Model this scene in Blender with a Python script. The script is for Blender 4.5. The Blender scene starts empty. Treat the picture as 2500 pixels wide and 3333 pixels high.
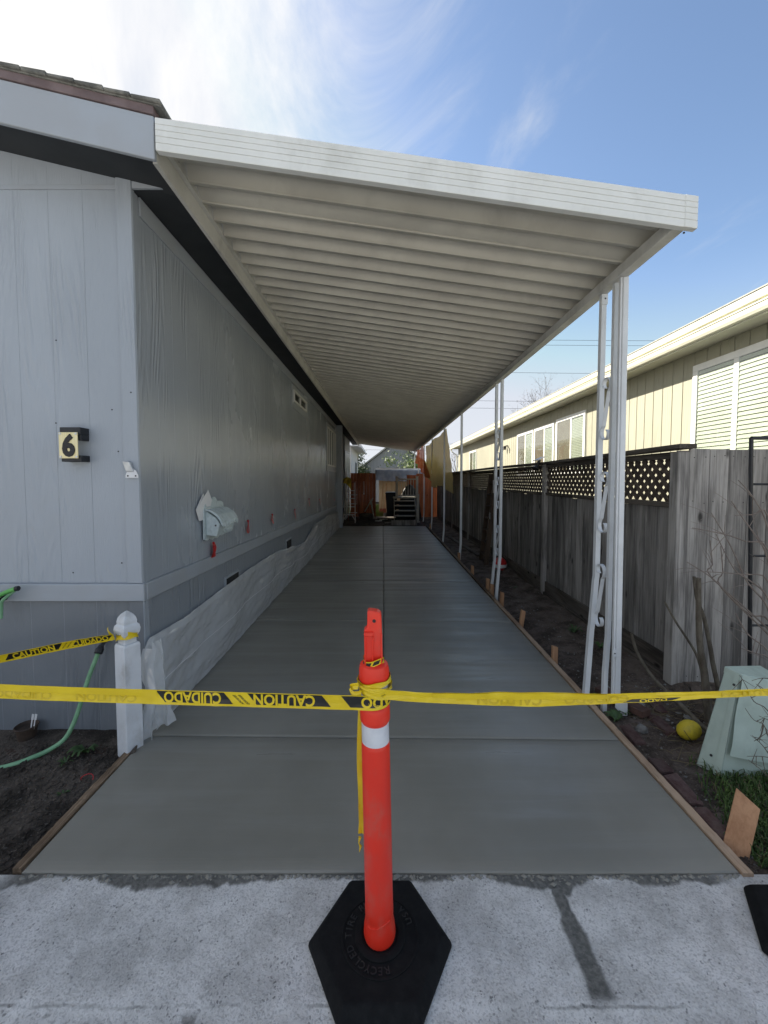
import bpy, bmesh, math, random
from mathutils import Vector, Matrix, noise
V = Vector
R = math.radians
rnd = random.Random(11)
scene = bpy.context.scene
COL = scene.collection

# ------------------------------------------------------------------ camera
cam_d = bpy.data.cameras.new('camera')
cam = bpy.data.objects.new('camera', cam_d)
COL.objects.link(cam)
scene.camera = cam
cam_d.sensor_fit = 'VERTICAL'
cam_d.sensor_height = 24.0
cam_d.sensor_width = 18.0
cam_d.lens = 24.0 * 1340.0 / 3333.0
cam_d.shift_y = -0.012
cam_d.shift_x = 0.0009
cam_d.clip_start = 0.05
cam_d.clip_end = 2000
cam.location = (0, 0, 1.53)
cam.rotation_euler = (R(90 - 2.8), 0, 0)
scene.render.resolution_x, scene.render.resolution_y = 768, 1024

# ------------------------------------------------------------------ sky and sun
SUN_EL, SUN_LEFT = R(34), R(52)          # elevation; angle to the left of straight ahead
sun_dir = V((-math.sin(SUN_LEFT) * math.cos(SUN_EL), math.cos(SUN_LEFT) * math.cos(SUN_EL), math.sin(SUN_EL)))
world = bpy.data.worlds.new('World')
scene.world = world
world.use_nodes = True
wt = world.node_tree
wt.nodes.clear()


def N(nt, typ, **kw):
    n = nt.nodes.new(typ)
    for k, v in kw.items():
        setattr(n, k, v)
    return n


def math_n(nt, op, a, b=None, c=None, clamp=False):
    n = nt.nodes.new('ShaderNodeMath')
    n.operation = op
    n.use_clamp = clamp
    for i, x in enumerate((a, b, c)):
        if x is None:
            continue
        if isinstance(x, (int, float)):
            n.inputs[i].default_value = x
        else:
            nt.links.new(x, n.inputs[i])
    return n.outputs[0]


def maprange(nt, val, a, b, c=0.0, d=1.0, smooth=True):
    n = nt.nodes.new('ShaderNodeMapRange')
    n.interpolation_type = 'SMOOTHSTEP' if smooth else 'LINEAR'
    nt.links.new(val, n.inputs[0])
    for i, x in enumerate((a, b, c, d)):
        n.inputs[1 + i].default_value = x
    return n.outputs[0]


def noise_n(nt, vec, scale, detail=4, rough=.55, dist=0.0):
    n = nt.nodes.new('ShaderNodeTexNoise')
    n.inputs['Scale'].default_value = scale
    n.inputs['Detail'].default_value = detail
    n.inputs['Roughness'].default_value = rough
    n.inputs['Distortion'].default_value = dist
    nt.links.new(vec, n.inputs['Vector'])
    return n.outputs['Fac']


def mixc(nt, fac, a, b, mode='MIX'):
    n = nt.nodes.new('ShaderNodeMix')
    n.data_type = 'RGBA'
    n.blend_type = mode
    for sock, x in ((n.inputs[0], fac), (n.inputs[6], a), (n.inputs[7], b)):
        if isinstance(x, (int, float)):
            sock.default_value = x
        elif isinstance(x, (tuple, list)):
            sock.default_value = (*x[:3], 1)
        else:
            nt.links.new(x, sock)
    return n.outputs[2]


out = N(wt, 'ShaderNodeOutputWorld')
bg = N(wt, 'ShaderNodeBackground')
bg.inputs['Strength'].default_value = 0.15
sky = N(wt, 'ShaderNodeTexSky', sky_type='NISHITA', sun_disc=False)
sky.sun_elevation = SUN_EL
sky.sun_rotation = -SUN_LEFT
sky.air_density = 1.0
sky.dust_density = 0.6
sky.ozone_density = 1.6
tc = N(wt, 'ShaderNodeTexCoord')
sep = N(wt, 'ShaderNodeSeparateXYZ')
wt.links.new(tc.outputs['Generated'], sep.inputs[0])
zz = math_n(wt, 'ADD', math_n(wt, 'MAXIMUM', sep.outputs[2], 0.0), 0.22)
cu = math_n(wt, 'DIVIDE', sep.outputs[0], zz)
cv = math_n(wt, 'DIVIDE', sep.outputs[1], zz)
cmb = N(wt, 'ShaderNodeCombineXYZ')
wt.links.new(math_n(wt, 'MULTIPLY', math_n(wt, 'ADD', cu, math_n(wt, 'MULTIPLY', cv, 0.25)), 1.0), cmb.inputs[0])
wt.links.new(math_n(wt, 'MULTIPLY', cv, 0.36), cmb.inputs[1])
cl1 = noise_n(wt, cmb.outputs[0], 2.3, 9, .62, 1.1)
cl2 = noise_n(wt, cmb.outputs[0], 0.7, 3, .5, .2)
dotn = N(wt, 'ShaderNodeVectorMath', operation='DOT_PRODUCT')
wt.links.new(tc.outputs['Generated'], dotn.inputs[0])
dotn.inputs[1].default_value = sun_dir
near_sun = maprange(wt, dotn.outputs['Value'], 0.45, 1.0, 0, 1)
cover = math_n(wt, 'ADD', math_n(wt, 'MULTIPLY', cl1, 1.05), math_n(wt, 'MULTIPLY', cl2, 0.35))
bank = N(wt, 'ShaderNodeVectorMath', operation='DOT_PRODUCT')
wt.links.new(tc.outputs['Generated'], bank.inputs[0])
bank.inputs[1].default_value = (-.88, -.40, .25)  # left-hand clouds, extended unseen behind the camera to whiten the fill light
cover = math_n(wt, 'ADD', cover, math_n(wt, 'MULTIPLY', near_sun, 0.20))
cover = math_n(wt, 'ADD', cover, maprange(wt, bank.outputs['Value'], -.55, .9, 0, .22))
cfac = maprange(wt, cover, 0.66, 1.16, 0.0, 0.97)
horizon = maprange(wt, sep.outputs[2], 0.0, 0.42, 0.62, 0.0)
cfac = math_n(wt, 'MAXIMUM', cfac, horizon)
ccol = mixc(wt, near_sun, (1.02, 1.03, 1.04), (1.30, 1.27, 1.23))
skyc = mixc(wt, 1.0, mixc(wt, 1.0, sky.outputs[0], (0.262, 0.259, 0.257), 'MULTIPLY'), (.74, .82, .98), 'DARKEN')
wcol = mixc(wt, cfac, skyc, ccol)
wt.links.new(wcol, bg.inputs['Color'])
wt.links.new(bg.outputs[0], out.inputs['Surface'])

sun_d = bpy.data.lights.new('sun', 'SUN')
sun_d.energy = 2.0
sun_d.angle = R(0.6)
sun_d.color = (1.0, 0.93, 0.80)
sun = bpy.data.objects.new('sun', sun_d)
COL.objects.link(sun)
sun.location = (-20, 15, 20)
sun.rotation_euler = sun_dir.to_track_quat('Z', 'Y').to_euler()

vs = scene.view_settings
scene.display_settings.display_device = 'sRGB'
vs.view_transform = 'Standard'
vs.look = 'None'
vs.gamma = 1.0
vs.use_curve_mapping = False
vs.exposure = 2.55

# ------------------------------------------------------------------ mesh helpers
WM = {}


class MB:
    def __init__(s):
        s.v, s.f = [], []

    def add(s, vs_, fs):
        o = len(s.v)
        s.v.extend([tuple(p) for p in vs_])
        s.f.extend([tuple(i + o for i in f) for f in fs])
        return s

    def hexa(s, p):
        return s.add(p, [(3, 2, 1, 0), (4, 5, 6, 7), (0, 1, 5, 4), (1, 2, 6, 5), (2, 3, 7, 6), (3, 0, 4, 7)])

    def box(s, x0, x1, y0, y1, z0, z1):
        return s.hexa([(x0, y0, z0), (x1, y0, z0), (x1, y1, z0), (x0, y1, z0),
                       (x0, y0, z1), (x1, y0, z1), (x1, y1, z1), (x0, y1, z1)])

    def bar(s, p0, p1, w, h, up=(0, 0, 1)):
        p0, p1, up = V(p0), V(p1), V(up)
        d = (p1 - p0).normalized()
        a = d.cross(up)
        if a.length < 1e-4:
            a = d.cross(V((1, 0, 0)))
        a.normalize()
        b = a.cross(d).normalized()
        a, b = a * w / 2, b * h / 2
        return s.hexa([p0 - a - b, p0 + a - b, p1 + a - b, p1 - a - b, p0 - a + b, p0 + a + b, p1 + a + b, p1 - a + b])

    def tube(s, pts, r, n=6):
        pts = [V(p) for p in pts]
        rs = r if isinstance(r, (list, tuple)) else [r] * len(pts)
        t0 = (pts[1] - pts[0]).normalized()
        u = t0.orthogonal().normalized()
        rings = []
        for i, p in enumerate(pts):
            t = (pts[min(i + 1, len(pts) - 1)] - pts[max(i - 1, 0)]).normalized()
            u = (u - t * u.dot(t)).normalized()
            w = t.cross(u)
            rings.append([p + (u * math.cos(k * 2 * math.pi / n) + w * math.sin(k * 2 * math.pi / n)) * rs[i] for k in range(n)])
        vs_ = [q for ring in rings for q in ring]
        fs = []
        for i in range(len(pts) - 1):
            for k in range(n):
                fs.append((i * n + k, i * n + (k + 1) % n, (i + 1) * n + (k + 1) % n, (i + 1) * n + k))
        fs.append(tuple(range(n - 1, -1, -1)))
        fs.append(tuple(range((len(pts) - 1) * n, len(pts) * n)))
        return s.add(vs_, fs)

    def lathe(s, prof, n=24, c=(0, 0, 0), rot=0.0):
        vs_, fs = [], []
        for r, z in prof:
            for k in range(n):
                a = rot + k * 2 * math.pi / n
                vs_.append((c[0] + r * math.cos(a), c[1] + r * math.sin(a), c[2] + z))
        for i in range(len(prof) - 1):
            for k in range(n):
                fs.append((i * n + k, i * n + (k + 1) % n, (i + 1) * n + (k + 1) % n, (i + 1) * n + k))
        fs.append(tuple(range(n - 1, -1, -1)))
        fs.append(tuple(range((len(prof) - 1) * n, len(prof) * n)))
        return s.add(vs_, fs)

    def prism(s, poly, fn):
        """poly: list of (a, b); fn(a, b, t) -> point, t = 0 or 1."""
        n = len(poly)
        vs_ = [fn(a, b, 0) for a, b in poly] + [fn(a, b, 1) for a, b in poly]
        fs = [tuple(range(n - 1, -1, -1)), tuple(range(n, 2 * n))]
        fs += [(i, (i + 1) % n, n + (i + 1) % n, n + i) for i in range(n)]
        return s.add(vs_, fs)

    def grid(s, nu, nv, fn):
        vs_ = [fn(i / nu, j / nv) for j in range(nv + 1) for i in range(nu + 1)]
        fs = [(j * (nu + 1) + i, j * (nu + 1) + i + 1, (j + 1) * (nu + 1) + i + 1, (j + 1) * (nu + 1) + i)
              for j in range(nv) for i in range(nu)]
        return s.add(vs_, fs)

    def mesh(s, name, smooth=False, bevel=0.0, fix=True):
        me = bpy.data.meshes.new(name)
        me.from_pydata(s.v, [], s.f)
        if fix or bevel:
            bm = bmesh.new()
            bm.from_mesh(me)
            if fix:
                bmesh.ops.recalc_face_normals(bm, faces=bm.faces)
            if bevel:
                bmesh.ops.bevel(bm, geom=list(bm.edges), offset=bevel, segments=1, affect='EDGES', clamp_overlap=True)
            bm.to_mesh(me)
            bm.free()
        if smooth:
            me.shade_smooth()
            me.set_sharp_from_angle(angle=R(38))
        me.update()
        return me


def link(name, me, mat, parent=None, M=None, center=True):
    if mat is not None and not me.materials:
        me.materials.append(mat)
    o = bpy.data.objects.new(name, me)
    COL.objects.link(o)
    if parent is None and M is None and center:
        xs = [v.co for v in me.vertices]
        c = V(((min(p.x for p in xs) + max(p.x for p in xs)) / 2, (min(p.y for p in xs) + max(p.y for p in xs)) / 2, min(p.z for p in xs)))
        me.transform(Matrix.Translation(-c))
        M = Matrix.Translation(c)
    M = M or Matrix()
    o.matrix_basis = M
    WM[o] = M.copy()
    if parent is not None:
        o.parent = parent
        o.matrix_parent_inverse = WM[parent].inverted()
    return o


def tag(o, label=None, cat=None, group=None, kind=None):
    if label:
        o['label'] = label
    if cat:
        o['category'] = cat
    if group:
        o['group'] = group
    if kind:
        o['kind'] = kind
    return o


def thing(name, loc, label, cat, group=None):
    o = bpy.data.objects.new(name, None)
    o.empty_display_size = 0.1
    COL.objects.link(o)
    o.location = loc
    WM[o] = Matrix.Translation(V(loc))
    return tag(o, label, cat, group)


def part(name, mb, mat, parent, **kw):
    return link(name, mb.mesh(name, **kw), mat, parent)


def solo(name, mb, mat, label, cat, group=None, kind=None, **kw):
    return tag(link(name, mb.mesh(name, **kw), mat), label, cat, group, kind)


def struct(name, mb, mat, parent=None, **kw):
    o = link(name, mb.mesh(name, **kw), mat, parent, center=False)
    if parent is None:
        o['kind'] = 'structure'
    return o


def T(x, y, z):
    return Matrix.Translation(V((x, y, z)))


def copy_tree(root, loc, label):
    c = root.copy()
    COL.objects.link(c)
    c.location = loc
    c['label'] = label
    for ch in root.children:
        d = ch.copy()
        COL.objects.link(d)
        d.parent = c
        d.matrix_parent_inverse = ch.matrix_parent_inverse.copy()
        for g in ch.children:
            e = g.copy()
            COL.objects.link(e)
            e.parent = d
            e.matrix_parent_inverse = g.matrix_parent_inverse.copy()
    return c


def text_mesh(body, bold=0.0):
    cu_ = bpy.data.curves.new('lettering', 'FONT')
    cu_.body = body
    cu_.resolution_u = 3
    cu_.offset = bold
    ob = bpy.data.objects.new('lettering', cu_)
    COL.objects.link(ob)
    bpy.context.view_layer.update()
    me = ob.evaluated_get(bpy.context.evaluated_depsgraph_get()).to_mesh()
    vs_ = [(v.co.x, v.co.y) for v in me.vertices]
    fs = [tuple(p.vertices) for p in me.polygons]
    bpy.data.objects.remove(ob)
    bpy.data.curves.remove(cu_)
    x0, x1 = min(v[0] for v in vs_), max(v[0] for v in vs_)
    y0, y1 = min(v[1] for v in vs_), max(v[1] for v in vs_)
    return [((x - x0) / (x1 - x0), (y - y0) / (y1 - y0)) for x, y in vs_], fs, (x1 - x0) / (y1 - y0)


def fbm(x, y, z=0.0, o=3):
    return noise.fractal(V((x, y, z)), 1.0, 2.0, o)


# ------------------------------------------------------------------ materials
def new_mat(name):
    m = bpy.data.materials.new(name)
    m.use_nodes = True
    nt = m.node_tree
    p = nt.nodes['Principled BSDF']
    geo = N(nt, 'ShaderNodeNewGeometry')
    return m, nt, p, geo.outputs['Position']


def mapping(nt, vec, s=(1, 1, 1)):
    n = N(nt, 'ShaderNodeMapping')
    n.inputs['Scale'].default_value = s
    nt.links.new(vec, n.inputs['Vector'])
    return n.outputs[0]


def bump(nt, p, height, strength, dist):
    b = N(nt, 'ShaderNodeBump')
    b.inputs['Strength'].default_value = strength
    b.inputs['Distance'].default_value = dist
    nt.links.new(height, b.inputs['Height'])
    nt.links.new(b.outputs[0], p.inputs['Normal'])


def mat(name, c1, c2=None, rough=.6, scale=6, stretch=(1, 1, 1), detail=5, bmp=0.0, bscale=60, bdist=.004, orand=0.0,
        metallic=0.0, spec=.5, lo=.35, hi=.65, dirt=None, dirt_amt=.5, dirt_scale=3, rvar=0.0, emis=0):
    m, nt, p, pos = new_mat(name)
    c2 = c2 or tuple(c * .8 for c in c1)
    v = mapping(nt, pos, stretch)
    col = mixc(nt, maprange(nt, noise_n(nt, v, scale, detail), lo, hi), c1, c2)
    if dirt:
        col = mixc(nt, maprange(nt, noise_n(nt, mapping(nt, pos, (1, 1, .6)), dirt_scale, 6, .65), .48, .78, 0, dirt_amt), col, dirt)
    if orand:
        oi = N(nt, 'ShaderNodeObjectInfo')
        k = maprange(nt, oi.outputs['Random'], 0, 1, 1 - orand, 1 + orand, False)
        hsv = N(nt, 'ShaderNodeHueSaturation')
        nt.links.new(k, hsv.inputs['Value'])
        nt.links.new(col, hsv.inputs['Color'])
        col = hsv.outputs[0]
    nt.links.new(col, p.inputs['Base Color'])
    p.inputs['Roughness'].default_value = rough
    if rvar:
        nt.links.new(maprange(nt, noise_n(nt, v, scale * 1.7, 4), .3, .7, rough - rvar, rough + rvar), p.inputs['Roughness'])
    p.inputs['Metallic'].default_value = metallic
    p.inputs['Specular IOR Level'].default_value = spec
    if bmp:
        bump(nt, p, noise_n(nt, v, bscale, 5, .6), bmp, bdist)
    return m


def siding_mat(name, c, axis, rough=.42, strength=.5, spec=.5):
    """painted, wood-embossed sheet siding; axis: world axis across the boards"""
    m, nt, p, pos = new_mat(name)
    sc = (1, .02, .13) if axis == 0 else (.02, 1, .13)
    v = mapping(nt, pos, sc)
    ns = N(nt, 'ShaderNodeTexNoise')
    ns.inputs['Scale'].default_value = 2.3
    ns.inputs['Detail'].default_value = 2
    nt.links.new(v, ns.inputs['Vector'])
    rings = math_n(nt, 'SINE', math_n(nt, 'MULTIPLY', math_n(nt, 'ADD', ns.outputs['Fac'], math_n(nt, 'MULTIPLY', noise_n(nt, v, 22, 3), .045)), 150.0))
    patch = maprange(nt, noise_n(nt, mapping(nt, pos, (1, 1, .35)), 4.2, 2), .42, .62)
    fine = noise_n(nt, mapping(nt, pos, (1, 1, .06)), 240, 3)
    h = math_n(nt, 'ADD', math_n(nt, 'MULTIPLY', math_n(nt, 'MULTIPLY', rings, patch), .95), math_n(nt, 'MULTIPLY', fine, .8))
    bump(nt, p, h, strength, .0042)
    big = noise_n(nt, mapping(nt, pos, (1, 1, .5)), 1.3, 5)
    col = mixc(nt, maprange(nt, big, .3, .7), tuple(x * .93 for x in c), tuple(x * 1.06 for x in c))
    sp = maprange(nt, noise_n(nt, mapping(nt, pos, (1, 1, .3)), 9, 6, .7), .68, .82, 0, .16)
    col = mixc(nt, sp, col, tuple(min(1, x * 1.3) for x in c))
    nt.links.new(col, p.inputs['Base Color'])
    nt.links.new(maprange(nt, big, .3, .7, rough - .05, rough + .08), p.inputs['Roughness'])
    p.inputs['Specular IOR Level'].default_value = spec
    return m


def wood_mat(name, dark, light, axis=2, rough=.85, orand=.25, knots=True, scale=1.0, bmp=.6):
    m, nt, p, pos = new_mat(name)
    s = [85 * scale, 85 * scale, 85 * scale]
    s[axis] = 2.4 * scale
    oi = N(nt, 'ShaderNodeObjectInfo')
    off = N(nt, 'ShaderNodeVectorMath', operation='ADD')
    nt.links.new(pos, off.inputs[0])
    ofs = N(nt, 'ShaderNodeCombineXYZ')
    for i in range(3):
        nt.links.new(math_n(nt, 'MULTIPLY', oi.outputs['Random'], 7.3 + i), ofs.inputs[i])
    nt.links.new(ofs.outputs[0], off.inputs[1])
    q = off.outputs[0]
    g = noise_n(nt, mapping(nt, q, s), 1.0, 6, .62, .8)
    s2 = [7, 7, 7]
    s2[axis] = 1.1
    big = noise_n(nt, mapping(nt, q, s2), 1.0, 5, .6, .4)
    f = math_n(nt, 'ADD', math_n(nt, 'MULTIPLY', g, .38), math_n(nt, 'MULTIPLY', big, .70))
    col = mixc(nt, maprange(nt, f, .4, .68), dark, light)
    if knots:
        s3 = [6, 6, 6]
        s3[axis] = 2.6
        vo = N(nt, 'ShaderNodeTexVoronoi')
        vo.inputs['Scale'].default_value = 1.0
        nt.links.new(mapping(nt, q, s3), vo.inputs['Vector'])
        k = maprange(nt, vo.outputs['Distance'], .05, .15, .9, 0)
        col = mixc(nt, k, col, tuple(x * .22 for x in dark))
    hsv = N(nt, 'ShaderNodeHueSaturation')
    nt.links.new(maprange(nt, oi.outputs['Random'], 0, 1, 1 - orand, 1 + orand, False), hsv.inputs['Value'])
    nt.links.new(col, hsv.inputs['Color'])
    nt.links.new(hsv.outputs[0], p.inputs['Base Color'])
    p.inputs['Roughness'].default_value = rough
    p.inputs['Specular IOR Level'].default_value = .25
    bump(nt, p, g, bmp, .004)
    return m


def slab_mat():
    m, nt, p, pos = new_mat('wet_new_concrete')
    broom = noise_n(nt, mapping(nt, pos, (1.2, 130, 1)), 1.0, 3, .6)
    streak = noise_n(nt, mapping(nt, pos, (.55, 7, 1)), 1.0, 6, .62, .3)
    blot = noise_n(nt, mapping(nt, pos, (.9, .6, 1)), 1.6, 4)
    col = mixc(nt, maprange(nt, blot, .3, .7), (.220, .213, .180), (.275, .266, .230))
    col = mixc(nt, maprange(nt, streak, .45, .75, 0, .5), col, (.30, .292, .262))
    nt.links.new(col, p.inputs['Base Color'])
    nt.links.new(maprange(nt, streak, .3, .72, .5, .27), p.inputs['Roughness'])
    fine = noise_n(nt, pos, 160, 3)
    h = math_n(nt, 'ADD', math_n(nt, 'MULTIPLY', broom, .8), math_n(nt, 'ADD', math_n(nt, 'MULTIPLY', fine, .35), math_n(nt, 'MULTIPLY', streak, .8)))
    bump(nt, p, h, .35, .0022)
    return m


def apron_mat():
    m, nt, p, pos = new_mat('old_exposed_aggregate_concrete')
    warp = N(nt, 'ShaderNodeVectorMath', operation='ADD')
    nt.links.new(pos, warp.inputs[0])
    wn = N(nt, 'ShaderNodeTexNoise')
    wn.inputs['Scale'].default_value = 60
    wn.inputs['Detail'].default_value = 3
    nt.links.new(pos, wn.inputs['Vector'])
    wsc = N(nt, 'ShaderNodeVectorMath', operation='SCALE')
    wsc.inputs['Scale'].default_value = .022
    nt.links.new(wn.outputs['Color'], wsc.inputs[0])
    nt.links.new(wsc.outputs[0], warp.inputs[1])
    vo = N(nt, 'ShaderNodeTexVoronoi')
    vo.inputs['Scale'].default_value = 105
    nt.links.new(warp.outputs[0], vo.inputs['Vector'])
    vo2 = N(nt, 'ShaderNodeTexVoronoi')
    vo2.inputs['Scale'].default_value = 210
    nt.links.new(pos, vo2.inputs['Vector'])
    hs = N(nt, 'ShaderNodeSeparateColor')
    nt.links.new(vo.outputs['Color'], hs.inputs[0])
    hs2 = N(nt, 'ShaderNodeSeparateColor')
    nt.links.new(vo2.outputs['Color'], hs2.inputs[0])
    base = mixc(nt, maprange(nt, noise_n(nt, pos, 4.5, 9, .72), .34, .66), (.50, .492, .472), (.76, .75, .73))
    stone_edge = maprange(nt, vo.outputs['Distance'], .30, .50, 1, 0)
    dark_st = math_n(nt, 'MULTIPLY', maprange(nt, hs.outputs[0], .62, .95), stone_edge)
    col = mixc(nt, math_n(nt, 'MULTIPLY', math_n(nt, 'MULTIPLY', dark_st, .8), maprange(nt, noise_n(nt, pos, 11, 3), .4, .65)), base, (.13, .13, .13))
    light_st = math_n(nt, 'MULTIPLY', maprange(nt, hs.outputs[1], .7, .95), stone_edge)
    col = mixc(nt, math_n(nt, 'MULTIPLY', light_st, .6), col, (.74, .73, .69))
    col = mixc(nt, maprange(nt, hs2.outputs[0], .55, 1, 0, .35), col, (.16, .155, .15))
    # spilled wet cement along the new slab and down the old joint, damp blotches by the gutter line
    sp = N(nt, 'ShaderNodeSeparateXYZ')
    nt.links.new(pos, sp.inputs[0])
    x, y = sp.outputs[0], sp.outputs[1]
    edge = math_n(nt, 'ADD', y, math_n(nt, 'MULTIPLY', noise_n(nt, mapping(nt, pos, (1, .3, 1)), 3.3, 6, .6), .24))
    wet = maprange(nt, edge, 1.612, 1.632)
    inx = math_n(nt, 'MULTIPLY', maprange(nt, x, -1.52, -1.4), maprange(nt, x, 1.25, 1.4, 1, 0))
    wet = math_n(nt, 'MULTIPLY', wet, inx)
    jx = math_n(nt, 'ADD', x, math_n(nt, 'MULTIPLY', noise_n(nt, pos, 7, 5), .07))
    wid = math_n(nt, 'MULTIPLY_ADD', math_n(nt, 'SUBTRACT', 1.53, y), .06, .016)
    jd = math_n(nt, 'DIVIDE', math_n(nt, 'ABSOLUTE', math_n(nt, 'SUBTRACT', jx, .69)), wid)
    joint = math_n(nt, 'MULTIPLY', maprange(nt, jd, .7, 1.3, 1, 0), maprange(nt, y, 1.12, 1.17))
    gl = math_n(nt, 'ADD', y, math_n(nt, 'MULTIPLY', noise_n(nt, pos, 8, 4), .03))
    gline = math_n(nt, 'MULTIPLY', maprange(nt, math_n(nt, 'ABSOLUTE', math_n(nt, 'SUBTRACT', gl, 1.148)), .001, .006, 1, 0), maprange(nt, noise_n(nt, pos, 4.3, 3), .45, .6))
    blot = math_n(nt, 'MULTIPLY', maprange(nt, noise_n(nt, pos, 9.5, 3), .60, .66), maprange(nt, y, 1.10, 1.13, 1, 0))
    wmask = math_n(nt, 'MAXIMUM', math_n(nt, 'MAXIMUM', wet, joint), math_n(nt, 'MAXIMUM', math_n(nt, 'MULTIPLY', gline, .6), math_n(nt, 'MULTIPLY', blot, .8)))
    mud = mixc(nt, maprange(nt, noise_n(nt, pos, 60, 4), .35, .7), (.06, .06, .052), (.15, .148, .13))
    col = mixc(nt, math_n(nt, 'MULTIPLY', wmask, .9), col, mud)
    nt.links.new(col, p.inputs['Base Color'])
    p.inputs['Roughness'].default_value = .8
    nt.links.new(maprange(nt, wmask, 0, 1, .82, .55), p.inputs['Roughness'])
    h = math_n(nt, 'ADD', math_n(nt, 'MULTIPLY', stone_edge, .6), noise_n(nt, pos, 130, 5, .65))
    bump(nt, p, h, .6, .003)
    return m


def soil_mat(name, c1, c2, c3):
    m, nt, p, pos = new_mat(name)
    a = noise_n(nt, pos, 5, 8, .68)
    b = noise_n(nt, pos, 70, 5, .65)
    col = mixc(nt, maprange(nt, a, .35, .65), c1, c2)
    col = mixc(nt, maprange(nt, b, .56, .72, 0, .8), col, c3)
    nt.links.new(col, p.inputs['Base Color'])
    p.inputs['Roughness'].default_value = .95
    p.inputs['Specular IOR Level'].default_value = .2
    bump(nt, p, math_n(nt, 'ADD', b, noise_n(nt, pos, 22, 5, .6)), 1.0, .012)
    return m


def plastic_mat():
    m, nt, p, pos = new_mat('milky_plastic_film')
    nt.nodes.remove(p)
    o = nt.nodes['Material Output']
    tr = N(nt, 'ShaderNodeBsdfTransparent')
    tr.inputs[0].default_value = (.93, .95, .96, 1)
    df = N(nt, 'ShaderNodeBsdfDiffuse')
    df.inputs[0].default_value = (.90, .92, .93, 1)
    tl = N(nt, 'ShaderNodeBsdfTranslucent')
    tl.inputs[0].default_value = (.85, .88, .90, 1)
    gl = N(nt, 'ShaderNodeBsdfGlossy')
    gl.inputs['Roughness'].default_value = .16
    nz = noise_n(nt, mapping(nt, pos, (2, 1.0, 2.2)), 2.2, 3, .45, 1.2)
    b = N(nt, 'ShaderNodeBump')
    b.inputs['Strength'].default_value = .5
    b.inputs['Distance'].default_value = .02
    nt.links.new(nz, b.inputs['Height'])
    for s_ in (df, gl):
        nt.links.new(b.outputs[0], s_.inputs['Normal'])
    m1, m2, m3 = (N(nt, 'ShaderNodeMixShader') for _ in range(3))
    m1.inputs[0].default_value = .3
    nt.links.new(df.outputs[0], m1.inputs[1]); nt.links.new(tl.outputs[0], m1.inputs[2])
    m2.inputs[0].default_value = .74
    nt.links.new(tr.outputs[0], m2.inputs[1]); nt.links.new(m1.outputs[0], m2.inputs[2])
    lw = N(nt, 'ShaderNodeLayerWeight')
    lw.inputs[0].default_value = .5
    nt.links.new(math_n(nt, 'MULTIPLY_ADD', math_n(nt, 'POWER', lw.outputs['Facing'], 3.0), .45, .12), m3.inputs[0])
    nt.links.new(m2.outputs[0], m3.inputs[1]); nt.links.new(gl.outputs[0], m3.inputs[2])
    nt.links.new(m3.outputs[0], o.inputs[0])
    return m


def cloth_mat(name, c, trans=.5, thin=0.0):
    m, nt, p, pos = new_mat(name)
    nt.nodes.remove(p)
    o = nt.nodes['Material Output']
    df = N(nt, 'ShaderNodeBsdfDiffuse')
    tl = N(nt, 'ShaderNodeBsdfTranslucent')
    col = mixc(nt, noise_n(nt, mapping(nt, pos, (1, 1, .4)), 5, 5), tuple(x * .75 for x in c), c)
    nt.links.new(col, df.inputs[0]); nt.links.new(col, tl.inputs[0])
    m1 = N(nt, 'ShaderNodeMixShader')
    m1.inputs[0].default_value = trans
    nt.links.new(df.outputs[0], m1.inputs[1]); nt.links.new(tl.outputs[0], m1.inputs[2])
    m2 = N(nt, 'ShaderNodeMixShader')
    m2.inputs[0].default_value = thin
    tr = N(nt, 'ShaderNodeBsdfTransparent')
    nt.links.new(m1.outputs[0], m2.inputs[1]); nt.links.new(tr.outputs[0], m2.inputs[2])
    nt.links.new(m2.outputs[0], o.inputs[0])
    return m


def glass_mat(name='window_glass', refl=1.5, tint=(.9, .93, .92)):
    m, nt, p, pos = new_mat(name)
    nt.nodes.remove(p)
    o = nt.nodes['Material Output']
    tr = N(nt, 'ShaderNodeBsdfTransparent')
    tr.inputs[0].default_value = (*tint, 1)
    gl = N(nt, 'ShaderNodeBsdfGlossy')
    gl.inputs['Roughness'].default_value = .02
    lw = N(nt, 'ShaderNodeLayerWeight')
    lw.inputs[0].default_value = .5
    mx = N(nt, 'ShaderNodeMixShader')
    nt.links.new(math_n(nt, 'MULTIPLY_ADD', math_n(nt, 'POWER', lw.outputs['Facing'], 3.5), .6, .06), mx.inputs[0])
    nt.links.new(tr.outputs[0], mx.inputs[1]); nt.links.new(gl.outputs[0], mx.inputs[2])
    nt.links.new(mx.outputs[0], o.inputs[0])
    return m


GREY = (.375, .412, .455)
m_side_f = siding_mat('grey_siding_front', GREY, 0, .42, .62)
m_side_s = siding_mat('grey_siding_side', GREY, 1, .22, .34, .85)
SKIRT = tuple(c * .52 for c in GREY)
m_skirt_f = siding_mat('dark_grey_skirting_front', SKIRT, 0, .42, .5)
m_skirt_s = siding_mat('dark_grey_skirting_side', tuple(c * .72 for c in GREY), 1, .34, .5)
m_trim = mat('grey_trim', GREY, (.36, .385, .415), .45, 4, (1, 1, 1), bmp=.25, bscale=40, bdist=.0015)
m_deepshade = mat('deep_shade_dark', (.022, .026, .03), (.03, .034, .038), .8)  # near-black stands in for the deep shade under eaves and in the recess
m_rakecap = mat('faded_mauve_trim', (.20, .15, .15), (.14, .10, .10), .7, 8)
m_shingle = mat('weathered_shingle', (.22, .215, .19), (.11, .11, .10), .95, 18, bmp=.8, bscale=120, orand=.15)
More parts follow.
